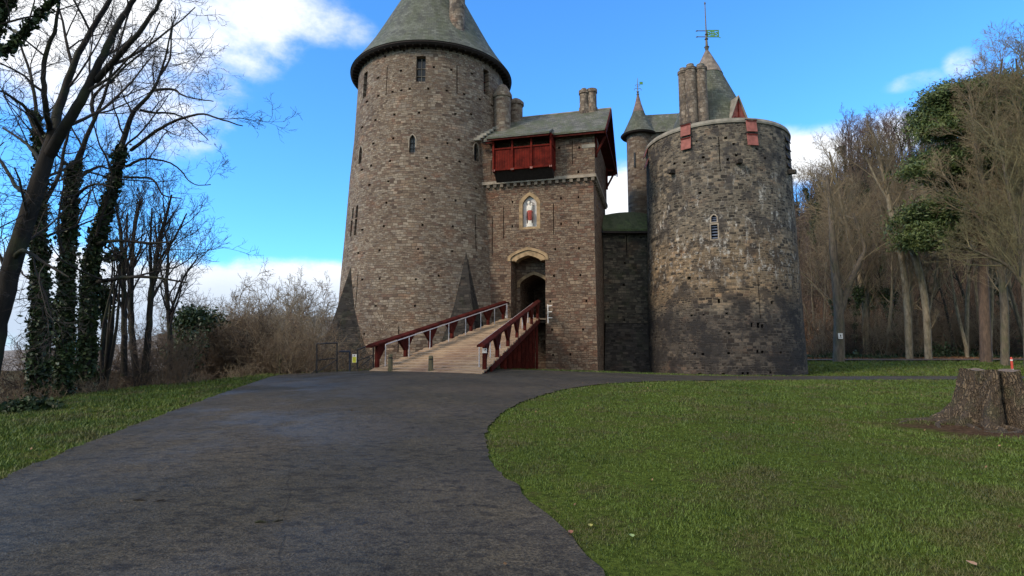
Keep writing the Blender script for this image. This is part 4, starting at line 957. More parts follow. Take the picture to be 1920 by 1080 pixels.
# boarded trestle under the right edge
for i, t in enumerate(np.linspace(.32, .96, 9)):
    q_ = lerp(B0, B1, t); MB().beam(Vector((q_.x, q_.y, -4.4)), q_ - Z * .15, .16, .16).build('trestle_post', M['red'], ramp)
bdm = MB()
for i in range(46):
    t = .40 + .58 * i / 46; q_ = lerp(B0, B1, t) - Vector((.42, 0, 0)); bdm.beam(Vector((q_.x, q_.y, -4.4)), q_ - Z * .2, .22, .03, Vector((0, 1, 0)))
bdm.build('trestle_boards', M['red'], ramp)
sbm = MB(); a, b = lerp(B0, B1, .1) - Z * .18, lerp(B0, B1, 1) - Z * .18; sbm.beam(a + Vector((.09, 0, 0)), b + Vector((.09, 0, 0)), .08, .26); sbm.build('edge_beam', M['red'], ramp)
q_ = lerp(B0, B1, .05) + Z * .78 + Vector((0, -.1, 0)); sgn_ = tag(MB().box(q_, (.2, .012, .2)).build('notice_plate', M['white'], None), 'small white square notice on the front right post of the ramp', 'sign')
mb = MB().beam(q_ + Vector((-.06, -.009, .05)), q_ + Vector((.05, -.009, -.05)), .004, .05, (0, 1, 0)).box(q_ + Vector((.03, -.009, .045)), (.05, .004, .05)).build('pictogram', M['black'], sgn_)
# little white stub rails either side of the doorway
for k, (u, D, lab) in enumerate(((949, 40.3, 'short white stub railing left of the entrance arch by the ramp head'), (1027.5, 38.9, 'short white stub railing on the wall right of the entrance arch'))):
    b0_ = at(u, 604 if k == 0 else 606, D); mb = MB(); z0_ = b0_.z - .1
    mb.tube([b0_ + Z * 0, b0_ + Z * 1.25], .035, 8)
    for j in range(3): mb.tube([b0_ + Z * (.35 + j * .4), b0_ + Z * (.35 + j * .4) + (GL if k else -GL) * -.28], .028, 6)
    tag(mb.build('stub_railing', M['white']), lab, 'railing')

# ------------------------------------------------------------------ bollards, fence, notice
for u, vt, vb, lab in ((731.5, 664, 696, 'short weathered wooden bollard at the foot of ramp near its left rail'), (807.5, 667, 697, 'short weathered wooden bollard in the middle of the ramp foot')):
    g = on_ground(u, vb + 1); H_ = (vb + 1 - vt) * g.y / F; bo = empty('bollard', g, lab, 'bollard', 'wooden bollards at the foot of the ramp')
    MB().lathe([(.11, g.z - .1), (.115, g.z + .02), (.105, g.z + H_ * .72), (.085, g.z + H_ * .74), (.085, g.z + H_ * .8), (.105, g.z + H_ * .82), (.10, g.z + H_ * .95), (.06, g.z + H_)], (g.x, g.y), 14).build('post', m_bark('bollard_wood', (.05, .045, .025), (.14, .12, .07), .4, 2), bo, smooth=30)
    MB().lathe([(.108, g.z + H_ * .73), (.108, g.z + H_ * .79)], (g.x, g.y), 14).build('band', M['black'], bo)
fe = empty('metal_fence', on_ground(632, 697), 'black metal safety fence along the moat edge left of the ramp', 'fence')
def fpost(u, vb, vt, D): a = at(u, vb, D); b = at(u, vt, D); return a, b
F1, F2, F3, F4, F5 = fpost(594, 706, 645, 26.9), fpost(632, 700, 643, 27.6), fpost(656, 698, 659, 28.0), fpost(670, 697, 656, 28.0), fpost(700, 686, 645, 28.6)
for a, b in (F1, F2, F4, F5): MB().tube([a - Z * .15, b], .035, 8).build('post', M['black'], fe)
for (a0, a1), (b0, b1) in ((F1, F2), (F4, F5)):
    MB().tube([a1, b1], .03, 8).tube([lerp(a0, a1, .5), lerp(b0, b1, .5)], .022, 6).tube([lerp(a0, a1, .12), lerp(b0, b1, .45)], .02, 6).build('rail', M['black'], fe)
MB().tube([F3[0] - Z * .1, F3[1]], .045, 8).build('post', M['bluebar'], fe)
MB().tube([at(636, 659, 27.7), F3[1]], .04, 8).build('rail', M['bluebar'], fe)
MB().tube([at(560, 722, 26.5), at(594, 692, 26.9)], .022, 6).build('rail', M['black'], fe)
p = at(664.5, 672, 27.9); ns = empty('warning_notice', p, 'small yellow and white warning notice hung on the black fence', 'sign')
MB().box(p, (.21, .015, .40)).build('board', M['white'], ns)
MB().box(p + Vector((0, -.011, -.06)), (.17, .008, .26)).build('panel', M['yellow'], ns)
mb = MB().add([p + Vector((-.04, -.012, .1)), p + Vector((.04, -.012, .1)), p + Vector((0, -.012, .17))], [(0, 1, 2)])
for i in range(4): mb.box(p + Vector((0, -.018, .03 - i * .05)), (.12, .004, .012))
mb.build('lettering', M['black'], ns)
gpz = on_ground(508, 704); tag(MB().tube([gpz - Z * .6 + Vector((0, 1, 0)), gpz + Vector((0, 1, 1.0))], .05, 8).build('fence_post', M['bark_grey']), 'thin grey post standing among the bare bushes on the bank', 'post')

# red and white marker post on the right
g = on_ground(1899, 700); rpz = (g - Vector((0, 0, .1))); pk = g.y / F
mp = empty('marker_post', g, 'red marker post with pale bands behind the tree stump', 'post')
MB().lathe([(.075, g.z - .1), (.075, g.z + 27 * pk), (.05, g.z + 30 * pk)], (g.x, g.y), 12).build('pole', simple('red_post_paint', (.42, .05, .03), .5, .15, 5), mp)
MB().lathe([(.08, g.z + 3 * pk), (.08, g.z + 8 * pk)], (g.x, g.y), 12).lathe([(.08, g.z + 23 * pk), (.08, g.z + 25.5 * pk)], (g.x, g.y), 12).build('band', M['white'], mp)

rngl = np.random.default_rng(12)
# ------------------------------------------------------------------ stump
def stump():
    g1 = on_ground(1869, 802); c = Vector((g1.x * (g1.y + .35) / g1.y, g1.y + .35, 0)); g0 = gz(c.x, c.y); Ht = (802 - 697) * 11.4 / F
    root = empty('tree_stump', (c.x, c.y, g0), 'wide cut tree stump with cleft trunk and spreading roots on the lawn', 'tree stump')
    rr = random.Random(8); k = 160; rows = 26; V = []; Fc = []
    lob = [(a, rr.uniform(.25, 1), rr.uniform(.10, .2)) for a in np.linspace(0, 2 * math.pi, 9)[:-1] + .2]
    lob = [(math.radians(152), .62, .24), (math.radians(188), .4, .18), (math.radians(224), .5, .15), (math.radians(283), .5, .2), (math.radians(325), .8, .2), (math.radians(25), .7, .2), (math.radians(95), .6, .25)]
    R0 = .45
    for i in range(rows + 1):
        z = i / rows; hz_ = (1 - z)
        for j in range(k):
            a = 2 * math.pi * j / k; r = R0 * (1 + .12 * hz_ + .12 * hz_ ** 3) * (1 + .08 * math.sin(3 * a + .5) + .05 * math.sin(5 * a + 1))
            for (la, ln_, lw) in lob:
                d = math.atan2(math.sin(a - la), math.cos(a - la)); r += (ln_ * .9 * hz_ ** 5 + .16 * hz_) * math.exp(-(d / (lw * (1 + .8 * (1 - hz_)))) ** 2)
            d = math.atan2(math.sin(a - math.radians(255)), math.cos(a - math.radians(255))); r -= (.26 - .06 * z) * math.exp(-(d / .13) ** 2) * (1 if z > .02 else .3)
            r += .018 * math.sin(a * 34 + 6 * math.sin(z * 5 + a * 3)) + .010 * math.sin(a * 61 + z * 9)
            x, y = c.x + r * math.cos(a), c.y + r * math.sin(a)
            zz = Ht * z if z < .999 else Ht + .02 * math.sin(a * 5)
            V.append((x, y, gz(x, y) - .05 + zz * 1.0 + (.05 if z > .1 else 0)))
    for i in range(rows):
        for j in range(k): j2 = (j + 1) % k; Fc.append((i * k + j, i * k + j2, (i + 1) * k + j2, (i + 1) * k + j))
    MB().add(V, Fc).build('trunk', M['stump'], root, smooth=60, recalc=False)
    top = V[rows * k:]; tc_ = (c.x, c.y, g0 + Ht - .04); MB().add(top + [tc_], [(j, (j + 1) % k, k) for j in range(k)]).build('cut_face', M['stumptop'], root, recalc=False)
    rm = MB()
    for (a, L, w) in [(152, .9, .09), (162, 1.3, .05), (186, 1.1, .08), (222, .9, .09), (236, 1.0, .06), (280, .95, .08), (300, .9, .06), (172, 1.4, .06), (205, .8, .05)]:
        a = math.radians(a); pts = []; rd = []
        for i in range(9):
            t = i / 8; aa = a + .25 * math.sin(t * 4 + a * 3); x, y = c.x + math.cos(aa) * (.5 + L * t), c.y + math.sin(aa) * (.5 + L * t); pts.append((x, y, gz(x, y) + .03 - .05 * t)); rd.append(w * (1 - .75 * t) + .01)
        rm.tube(pts, rd, 8)
    rm.build('root', M['stump'], root, smooth=60)
stump()

# ------------------------------------------------------------------ trees
def tubes_np(paths, k):
    """paths: list of (points Nx3, radii N) with equal N -> verts, quads"""
    P = np.array([p for p, r in paths]); R = np.array([r for p, r in paths]); Mn, n, _ = P.shape
    D = np.gradient(P, axis=1); D /= np.linalg.norm(D, axis=2, keepdims=True) + 1e-9
    ref = np.where(np.abs(D[:, :1, 2:3]) > .9, np.array([1., 0, 0]), np.array([0, 0, 1.])); ref = np.repeat(ref, n, 1)
    U = np.cross(D, ref); U /= np.linalg.norm(U, axis=2, keepdims=True) + 1e-9; W_ = np.cross(D, U)
    a = np.arange(k) * 2 * np.pi / k
    V = P[:, :, None] + R[:, :, None, None] * (U[:, :, None] * np.cos(a)[None, None, :, None] + W_[:, :, None] * np.sin(a)[None, None, :, None])
    idx = np.arange(Mn * n * k).reshape(Mn, n, k); nx = np.roll(idx, -1, axis=2)
    Q = np.stack([idx[:, :-1], nx[:, :-1], nx[:, 1:], idx[:, 1:]], -1).reshape(-1, 4)
    return V.reshape(-1, 3), Q
def tubes_mesh(name, paths, mat, parent=None, org=None, sides=None):
    groups = {}
    for p in paths: groups.setdefault((len(p[1]), sides or (9 if p[1][0] > .12 else 5 if p[1][0] > .03 else 3)), []).append(p)
    Vs, Qs, b = [], [], 0
    for (n, k), g in groups.items():
        V, Q = tubes_np(g, k); Vs.append(V); Qs.append(Q + b); b += len(V)
    if not Vs: return None
    V = np.concatenate(Vs); V = V - np.array(org if org is not None else (0, 0, 0)); me = bpy.data.meshes.new(name); mesh_np(me, V, np.concatenate(Qs))
    return link(me, name, mat, parent)
def grow(out, p, d, L, r, lvl, P, rng):
    n = P['seg'][lvl]; pts = [p.copy()]; ds = []
    for i in range(n):
        d = d + rng.normal(0, P['jit'][lvl], 3); d[2] += P['up'][lvl]; d /= np.linalg.norm(d); p = p + d * (L / n); pts.append(p.copy()); ds.append(d.copy())
    rad = r * (1 - np.linspace(0, 1, n + 1) * (1 - P.get('tip', .35))); out.setdefault(lvl, []).append((np.array(pts), rad))
    if lvl + 1 >= len(P['seg']): return
    kids(out, np.array(pts), rad, ds, L, lvl, P, rng)
def kids(out, pts, rad, ds, L, lvl, P, rng, t0=None):
    m_ = P['kids'][lvl]; t0 = P['t0'][lvl] if t0 is None else t0; n = len(pts) - 1
    for j in range(m_):
        t = t0 + (1 - t0) * (j + rng.uniform(.1, .9)) / m_; t = min(t, .999); i = int(t * n); f = t * n - i; q = pts[i] * (1 - f) + pts[i + 1] * f; dd = ds[i]
        ax = rng.normal(0, 1, 3); ax -= dd * ax.dot(dd); ax /= np.linalg.norm(ax); an = math.radians(rng.uniform(*P['ang']))
        nd = dd * math.cos(an) + ax * math.sin(an); rr = (rad[i] * (1 - f) + rad[i + 1] * f) * rng.uniform(.35, .65)
        grow(out, q, nd, L * P['ratio'] * rng.uniform(.65, 1.15) * (1.25 - .6 * t), max(rr, P.get('rmin', .006)), lvl + 1, P, rng)
def leaves_mesh(name, C, size, mat, parent, org, rng, nrm=None):
    n = len(C); a = rng.normal(0, 1, (n, 3)); a /= np.linalg.norm(a, axis=1, keepdims=True); wd_ = .6 if nrm is None else nrm; b = np.cross(a, rng.normal(0, 1, (n, 3))); b /= np.linalg.norm(b, axis=1, keepdims=True) + 1e-9
    s = (size * rng.uniform(.6, 1.3, n))[:, None]; V = np.stack([C - a * s, C + b * s * wd_, C + a * s, C - b * s * wd_], 1).reshape(-1, 3) - np.array(org)
    me = bpy.data.meshes.new(name); mesh_np(me, V, np.arange(4 * n).reshape(n, 4), False); return link(me, name, mat, parent)
def smooth_path(pts, n):
    P = np.array(pts, float)
    if len(P) > 2:
        E_ = np.vstack([2 * P[0] - P[1], P, 2 * P[-1] - P[-2]]); o = []
        for i in range(1, len(E_) - 2):
            for t in np.linspace(0, 1, 6, endpoint=False):
                a, b, c, d = E_[i - 1:i + 3]; o.append(.5 * (2 * b + (c - a) * t + (2 * a - 5 * b + 4 * c - d) * t * t + (3 * b - a - 3 * c + d) * t ** 3))
        P = np.array(o + [P[-1]])
        P[:, -1] = np.maximum(P[:, -1], .003) if P.shape[1] == 4 else P[:, -1]; d = np.r_[0, np.cumsum(np.linalg.norm(np.diff(P, axis=0), axis=1))]; t = np.linspace(0, d[-1], n)
    return np.stack([np.interp(t, d, P[:, i]) for i in range(P.shape[1])], 1)
def guided(name, label, cat, limbs, D, mat, tmat, seed, P, ivy=0, group=None, kidscale=1.0, ivyto=.6):
    """limbs: list of [(u, v, width px, extra depth)] measured on the tree's own plane at distance D"""
    rng = np.random.default_rng(seed); out = {}; trunk = []
    base = None; ivyc = []
    for li, lb in enumerate(limbs):
        w = []
        for q in lb:
            p = at(q[0], q[1], D + (q[3] if len(q) > 3 else 0)); w.append((p.x, p.y, p.z, q[2] / 2 * D / F * (.6 if ivy == 1 and li == 0 else 1)))
        n = max(8, int(len(lb) * 4)); S = smooth_path(w, n); S[1:-1, :3] += rng.normal(0, .009, (n - 2, 3))
        pts, rad = S[:, :3], S[:, 3]
        if li == 0: base = pts[0].copy()
        trunk.append((pts, rad)); ds = np.gradient(pts, axis=0); ds /= np.linalg.norm(ds, axis=1, keepdims=True)
        L = np.linalg.norm(np.diff(pts, axis=0), axis=1).sum()
        Q = dict(P); Q['kids'] = [max(2, int(L * P['dens']))] + list(P['kids'][1:])
        kids(out, pts, np.minimum(rad, .09), list(ds), P['len'] / P['ratio'], 0, Q, rng, t0=.25 if li == 0 else .05)
        if ivy and (li == 0 or ivy > 1):
            m_ = int(L * 900 * (1 if li == 0 else .4)); t = rng.uniform(0, ivyto, m_) * (n - 1); i = t.astype(int); f = (t - i)[:, None]
            c = pts[i] * (1 - f) + pts[np.minimum(i + 1, n - 1)] * f; dr_ = rng.normal(0, 1, (m_, 3)); dr_ /= np.linalg.norm(dr_, axis=1, keepdims=True)
            bump_ = 1 + .5 * np.sin(t * 2.1 + seed) + .35 * np.sin(t * 5.3 + dr_[:, 0] * 3); ivyc.append(c + dr_ * ((rad[i] * rng.uniform(.75, 1.1, m_) + np.abs(rng.normal(0, .062, m_)) * bump_)[:, None]))
    root = empty(name, base, label, cat, group)
    tubes_mesh('trunk', trunk, mat, root, base)
    tw = [x for l in out.values() for x in l]; tubes_mesh('crown', tw, tmat, root, base)
    if ivyc: leaves_mesh('ivy', np.concatenate(ivyc), .075, M['ivy'], root, base, rng)
    return root
PT = dict(seg=[6, 6, 5, 4, 3], jit=[.08, .13, .15, .19, .22], up=[.0, .07, .05, .035, .02], kids=[6, 6, 5, 3], t0=[.2, .15, .12, .1], ang=(30, 65), ratio=.56, dens=.8, len=2.7, rmin=.007, tip=.3)
guided('tree', 'large leaning bare tree with forked mossy trunk at the left edge', 'tree',
       [[(-44, 800, 40), (-20, 690, 35), (2, 580, 32), (31, 470, 30), (57, 390, 29), (82, 310, 26), (103, 245, 20)],
        [(103, 250, 19), (112, 195, 16, .3), (150, 95, 11, .5), (206, 0, 9, .6), (240, -60, 6, .8)],
        [(92, 290, 22), (120, 240, 19, -.3), (152, 188, 17, -.5), (185, 120, 13, -.6), (217, 55, 12, -.6), (262, -20, 8, -.7)],
        [(178, 152, 13, -.5), (222, 105, 11, -.9), (262, 58, 9, -1.1), (302, 0, 6, -1.2), (330, -40, 4, -1.3)],
        [(95, 250, 12), (84, 190, 10, -.8), (84, 110, 8, -1), (105, 50, 6, -1.2), (112, -10, 4, -1.3)],
        [(80, 250, 9), (60, 215, 7, -.6), (20, 180, 5, -1), (-30, 160, 3, -1.5)], [(50, 360, 10), (30, 350, 8, .5), (0, 300, 6, .9), (-40, 270, 4, 1.2)],
        [(75, 300, 8), (50, 270, 6, .6), (5, 240, 4, 1)], [(25, 490, 12), (45, 470, 8, -.4), (95, 500, 5, -.8), (130, 520, 3, -1)]], 15.5, M['bark_dark'], M['twig_dark'], 1, PT)
guided('tree', 'ivy-covered tree trunk just right of the big leaning tree', 'tree',
       [[(68, 745, 42), (72, 640, 38), (76, 520, 34), (72, 420, 28), (78, 330, 20), (70, 240, 13), (60, 150, 9), (30, 60, 6)], [(72, 400, 10), (110, 330, 7, .5), (128, 250, 5, .8), (160, 170, 4, 1)]], 17.5, M['bark_dark'], M['twig_dark'], 2, PT, ivy=1, ivyto=.75)
guided('tree', 'ivy-covered bare tree whose trunk bends right, second from right of the left-hand trees', 'tree',
       [[(118, 735, 40), (122, 620, 36), (126, 500, 32), (131, 400, 28), (138, 330, 22), (160, 262, 14), (190, 195, 10), (210, 130, 8), (232, 55, 6), (250, -10, 4)],
        [(178, 222, 8), (172, 190, 7, .3), (190, 165, 5, .5), (215, 150, 4, .9)], [(150, 330, 7), (188, 312, 5, .4), (212, 318, 3, .6), (230, 300, 2.5, 1)], [(131, 390, 8), (150, 360, 6, -.5), (180, 345, 4, -.8), (215, 352, 3, -1)],
        [(200, 160, 5), (240, 120, 4, .4), (275, 90, 3, .6), (300, 40, 2.5, .8)]], 18.5, M['bark_dark'], M['twig_dark'], 3, PT, ivy=1, ivyto=.55)
guided('tree', 'ivy-covered bare tree leaning right with long drooping side branches against the sky', 'tree',
       [[(160, 735, 42), (165, 620, 38), (170, 500, 36), (188, 430, 30), (212, 350, 22), (230, 270, 18), (250, 212, 14), (285, 172, 10), (305, 125, 7), (318, 70, 5), (322, 30, 3)],
        [(245, 282, 7), (290, 248, 6, -.3), (335, 224, 5, -.6), (380, 214, 4, -.8), (420, 226, 3, -1), (455, 236, 2, -1.2)], [(262, 206, 6), (290, 212, 5, .2), (320, 212, 4, .4), (350, 225, 3, .5), (390, 262, 2, .7)],
        [(236, 312, 6), (262, 300, 5), (290, 298, 4, .2), (330, 312, 3, .4), (362, 345, 2, .5), (395, 346, 2, .6)], [(232, 332, 5), (285, 336, 4, -.3), (305, 365, 3, -.5), (340, 372, 2, -.6)],
        [(290, 170, 6), (325, 168, 5, -.3), (350, 182, 3, -.5), (400, 190, 2, -.7)], [(175, 460, 9), (210, 452, 6, -.6), (270, 455, 5, -1), (320, 455, 3, -1.4)], [(180, 530, 9), (240, 520, 7, -1), (300, 522, 4, -1.5), (350, 530, 3, -1.7)],
        [(302, 140, 5), (318, 110, 4, .5), (322, 60, 3, .7), (330, 20, 2, .9)]], 19.5, M['bark_dark'], M['twig_dark'], 4, PT, ivy=1, ivyto=.62)
guided('tree', 'dark ivy-hung branch of an edge tree reaching into the top left corner', 'tree',
       [[(-120, 900, 60), (-110, 500, 50), (-70, 200, 36), (-20, 60, 24), (15, -10, 16), (40, -60, 10)], [(-20, 80, 14), (5, 100, 9), (45, 60, 6), (100, 0, 4), (120, -20, 3)]], 14, M['bark_dark'], M['twig_dark'], 5, dict(PT, dens=.8), ivy=2, ivyto=.98)
PS = dict(PT, dens=2.0, len=1.9, kids=[6, 5, 4, 3], ang=(18, 42), up=[0, .16, .1, .06, .04], rmin=.007)
sap = [([[(232, 705, 12), (233, 600, 10), (230, 500, 8), (226, 430, 6), (214, 372, 3)], [(232, 520, 5), (250, 450, 4), (262, 380, 3)]], 'slim bare multi-stem sapling just right of the ivy-covered trunks', 21),
       ([[(255, 705, 12), (246, 600, 10), (247, 500, 8), (252, 430, 6), (262, 375, 3)], [(246, 560, 6), (236, 480, 4), (240, 400, 3)]], 'slim bare dark sapling, second of the row beside the ivy-covered trunks', 22.5),
       ([[(272, 700, 14), (280, 600, 11), (288, 520, 9), (302, 440, 7), (322, 365, 3)], [(284, 560, 6), (282, 470, 5), (285, 390, 3)], [(292, 500, 5), (330, 440, 4), (350, 400, 2.5)]], 'bare dark sapling with fanned stems standing against the white cloud bank', 21.5),
       ([[(318, 705, 11), (318, 620, 9), (312, 530, 7), (315, 470, 4), (300, 400, 3)], [(318, 590, 5), (345, 520, 4), (372, 480, 2)]], 'thin bare sapling rightmost of the stand left of the ivy bush', 23.5)]
for i, (lb, lab, D) in enumerate(sap): guided('sapling', lab, 'tree', lb, D, M['bark_dark'], M['twig_dark'], 20 + i, PS, group='bare saplings on the left bank')

# generic trees grown once each, then copied
def make_tree(name, Hh, seed, P, mat, tmat, trunk_frac=1.0, lean=0.05, fork=0):
    rng = np.random.default_rng(seed); out = {}; root = empty(name, (0, 0, 0), None, 'tree')
    grow(out, np.array([0., 0, -.4]), np.array([rng.normal(0, lean), rng.normal(0, lean), 1.]), Hh * trunk_frac, P['r'], 0, P, rng)
    tubes_mesh('trunk', out.get(0, []) + out.get(1, []), mat, root); tubes_mesh('crown', [x for l, v in out.items() if l > 1 for x in v], tmat, root)
    return root
def copy_tree(o, parent=None):
    c = o.copy(); COL.objects.link(c)
    if parent is not None: c.parent = parent
    for chd in list(o.children): copy_tree(chd, c)
    return c
PW = dict(seg=[9, 6, 5, 4, 3], jit=[.085, .15, .18, .2, .24], up=[.02, .16, .08, .05, .03], kids=[11, 7, 6, 4], t0=[.42, .25, .2, .1], ang=(25, 58), ratio=.42, rmin=.010, tip=.25, r=.24)
def variants(n, seed, P, mat, tmat, H0, H1, **k): return [make_tree('tree', H0 + (H1 - H0) * i / max(1, n - 1), seed + i * 7, P, mat, tmat, **k) for i in range(n)]
wood_grey = variants(4, 100, PW, M['bark_grey'], M['twig_wood'], 15, 20)
wood_dark = variants(3, 200, dict(PW, kids=[10, 7, 5, 4]), M['bark_dark'], M['twig_brown'], 13, 18)
wood_pale = variants(3, 300, dict(PW, r=.26, kids=[10, 7, 6, 4]), M['bark_pale'], M['twig_wood'], 17, 20)
for v_ in wood_dark[:2]:      # ivy climbing the dark trunks
    tr0 = [c for c in v_.children if c.name.startswith('trunk')][0]; rg_ = np.random.default_rng(9); vv = np.array([v.co[:] for v in tr0.data.vertices]); vv = vv[(vv[:, 2] < 10) & (np.hypot(vv[:, 0], vv[:, 1]) < 1.6)]
    leaves_mesh('ivy', vv[rg_.integers(0, len(vv), 2600)] + rg_.normal(0, .22, (2600, 3)), .13, M['ivy'], v_, (0, 0, 0), rg_)
wood_purple = variants(2, 400, dict(PW, kids=[14, 8, 6, 3], t0=[.3, .2, .15, .1], rmin=.02), M['bark_dark'], M['twig_purple'], 13, 15)
used_first = set()
def plant(var, x, y, s, rz, label, group, tilt=0):
    if var.name not in used_first: used_first.add(var.name); o = var
    else: o = copy_tree(var)
    o.location = (x, y, gz(x, y) - .05); o.scale = (s, s, s); o.rotation_euler = (tilt, tilt * .5, rz); o['label'] = label; o['group'] = group; o['category'] = 'tree'
    return o
rw_ = random.Random(11); G1 = 'bare trees in the wood right of the castle'
for i in range(30):     # front rank of the wood
    u = 1512 + 420 * (i + rw_.random()) / 30; Y = rw_.uniform(61, 72) if u > 1600 else rw_.uniform(58, 90); q_ = at(u, 600, Y)
    v_ = rw_.choice(wood_grey + wood_pale + wood_dark) if u > 1580 else rw_.choice(wood_dark + wood_grey)
    kind = 'pale-barked' if v_ in wood_pale else 'dark-trunked' if v_ in wood_dark else 'grey-barked'
    plant(v_, q_.x, Y, rw_.uniform(.62, .86) * (.88 if u < 1640 else 1.12), rw_.uniform(0, 6.28), 'bare %s tree in the front rank of the wood right of the castle' % kind, G1 + ', front, ' + kind, rw_.uniform(-.12, .12))
for i in range(90):     # up the hillside
    u = 1560 + 420 * rw_.random(); Y = rw_.uniform(76, 112); q_ = at(u, 500, Y)
    plant(rw_.choice(wood_grey + wood_dark), q_.x, Y, rw_.uniform(.6, .85), rw_.uniform(0, 6.28), 'bare tree on the leafless hillside behind the front rank of trees', 'bare trees up the wooded hillside')
for i in range(42):     # purplish crest
    u = 1590 + 340 * (i + rw_.random()) / 42; Y = rw_.uniform(118, 150); q_ = at(u, 400, Y)
    plant(rw_.choice(wood_purple), q_.x, Y, rw_.uniform(.8, 1.05), rw_.uniform(0, 6.28), 'purplish bare tree on the crest of the hill on the right', 'purplish bare trees along the hill crest')
for i in range(14):     # low trees seen through the trunks beside the tower
    u = 1500 + 130 * rw_.random(); Y = rw_.uniform(90, 140); q_ = at(u, 600, Y)
    plant(rw_.choice(wood_dark + wood_purple), q_.x, Y, rw_.uniform(.7, 1.0), rw_.uniform(0, 6.28), 'bare tree deep behind the trunks beside the right tower', 'bare trees behind the trunks beside the tower')
# singled-out trees in the wood
PF = dict(PT, dens=.9, len=4.5, kids=[5, 6, 5, 4], ang=(22, 50), up=[0, .1, .07, .05, .03], rmin=.012)
guided('tree', 'thick forked tree trunk with a small white notice nailed to it', 'tree',
       [[(1572, 700, 22), (1573, 600, 18), (1568, 530, 16), (1562, 470, 14), (1558, 400, 9), (1550, 330, 6)], [(1574, 590, 13), (1590, 540, 11), (1612, 490, 9), (1622, 462, 7), (1600, 400, 4)]], 56, m_bark('mid_brown_bark', (.055, .045, .035), (.14, .11, .08), .3), M['twig_wood'], 31, PF)
q_ = at(1576, 630, 55.4); nt_ = tag(MB().box(q_, (.42, .03, .52)).build('notice', M['white']), 'small white notice fixed low on the forked tree trunk', 'sign')
MB().box(q_ + Vector((0, -.018, .04)), (.1, .008, .2)).box(q_ + Vector((0, -.018, -.13)), (.24, .008, .04)).build('lettering', M['black'], nt_)
guided('tree', 'tall pale slender trunk leaning left with fine crown above the wood', 'tree',
       [[(1706, 700, 13), (1700, 560, 12), (1688, 470, 11), (1670, 390, 10), (1655, 320, 7), (1640, 260, 4)], [(1700, 590, 6), (1708, 530, 5, .6), (1715, 470, 3, 1)], [(1668, 380, 5), (1640, 330, 4), (1620, 285, 3)]], 60, M['bark_pale'], M['twig_wood'], 32, dict(PF, dens=1.3))
guided('tree', 'pale broken tree trunk leaning left with a ragged stub top in the wood', 'tree',
       [[(1742, 700, 13), (1736, 580, 12), (1726, 520, 12), (1712, 470, 12), (1706, 455, 5)], [(1740, 600, 4), (1750, 540, 3, .5), (1760, 480, 2, .8)]], 59, M['bark_pale'], M['twig_wood'], 33, dict(PF, dens=.5, len=2))
guided('tree', 'pale crooked tree with a wide fine crown standing above the right wood', 'tree',
       [[(1625, 700, 11), (1620, 560, 10), (1600, 480, 8), (1582, 400, 6), (1565, 330, 4), (1555, 285, 3)], [(1590, 430, 5), (1560, 390, 4), (1530, 340, 3)]], 64, M['bark_pale'], M['twig_wood'], 34, dict(PF, dens=1.5))
guided('tree', 'tall bare tan tree with many upswept limbs in front of the pine', 'tree',
       [[(1885, 700, 14), (1882, 560, 13), (1868, 450, 11), (1840, 330, 8), (1825, 230, 5), (1815, 160, 3)], [(1880, 520, 8), (1900, 420, 7, -.5), (1905, 300, 5, -1), (1912, 180, 4, -1.2), (1905, 110, 3, -1.5)], [(1875, 500, 7), (1850, 430, 6), (1800, 370, 4), (1770, 330, 3)],
        [(1850, 370, 6), (1870, 270, 4), (1868, 190, 3), (1880, 110, 2)]], 50, M['bark_grey'], M['twig_wood'], 35, dict(PF, dens=1.7))
guided('tree', 'tan leafless tree with spreading low limbs at the right edge', 'tree',
       [[(1930, 700, 16), (1925, 560, 14), (1915, 450, 11), (1925, 330, 8), (1935, 200, 6), (1920, 100, 3)], [(1925, 540, 8), (1890, 500, 6), (1850, 480, 5), (1800, 460, 3)], [(1915, 450, 8), (1895, 380, 6), (1880, 300, 4), (1860, 240, 3)]], 47, M['bark_grey'], M['twig_olive'], 36, dict(PF, dens=1.7))

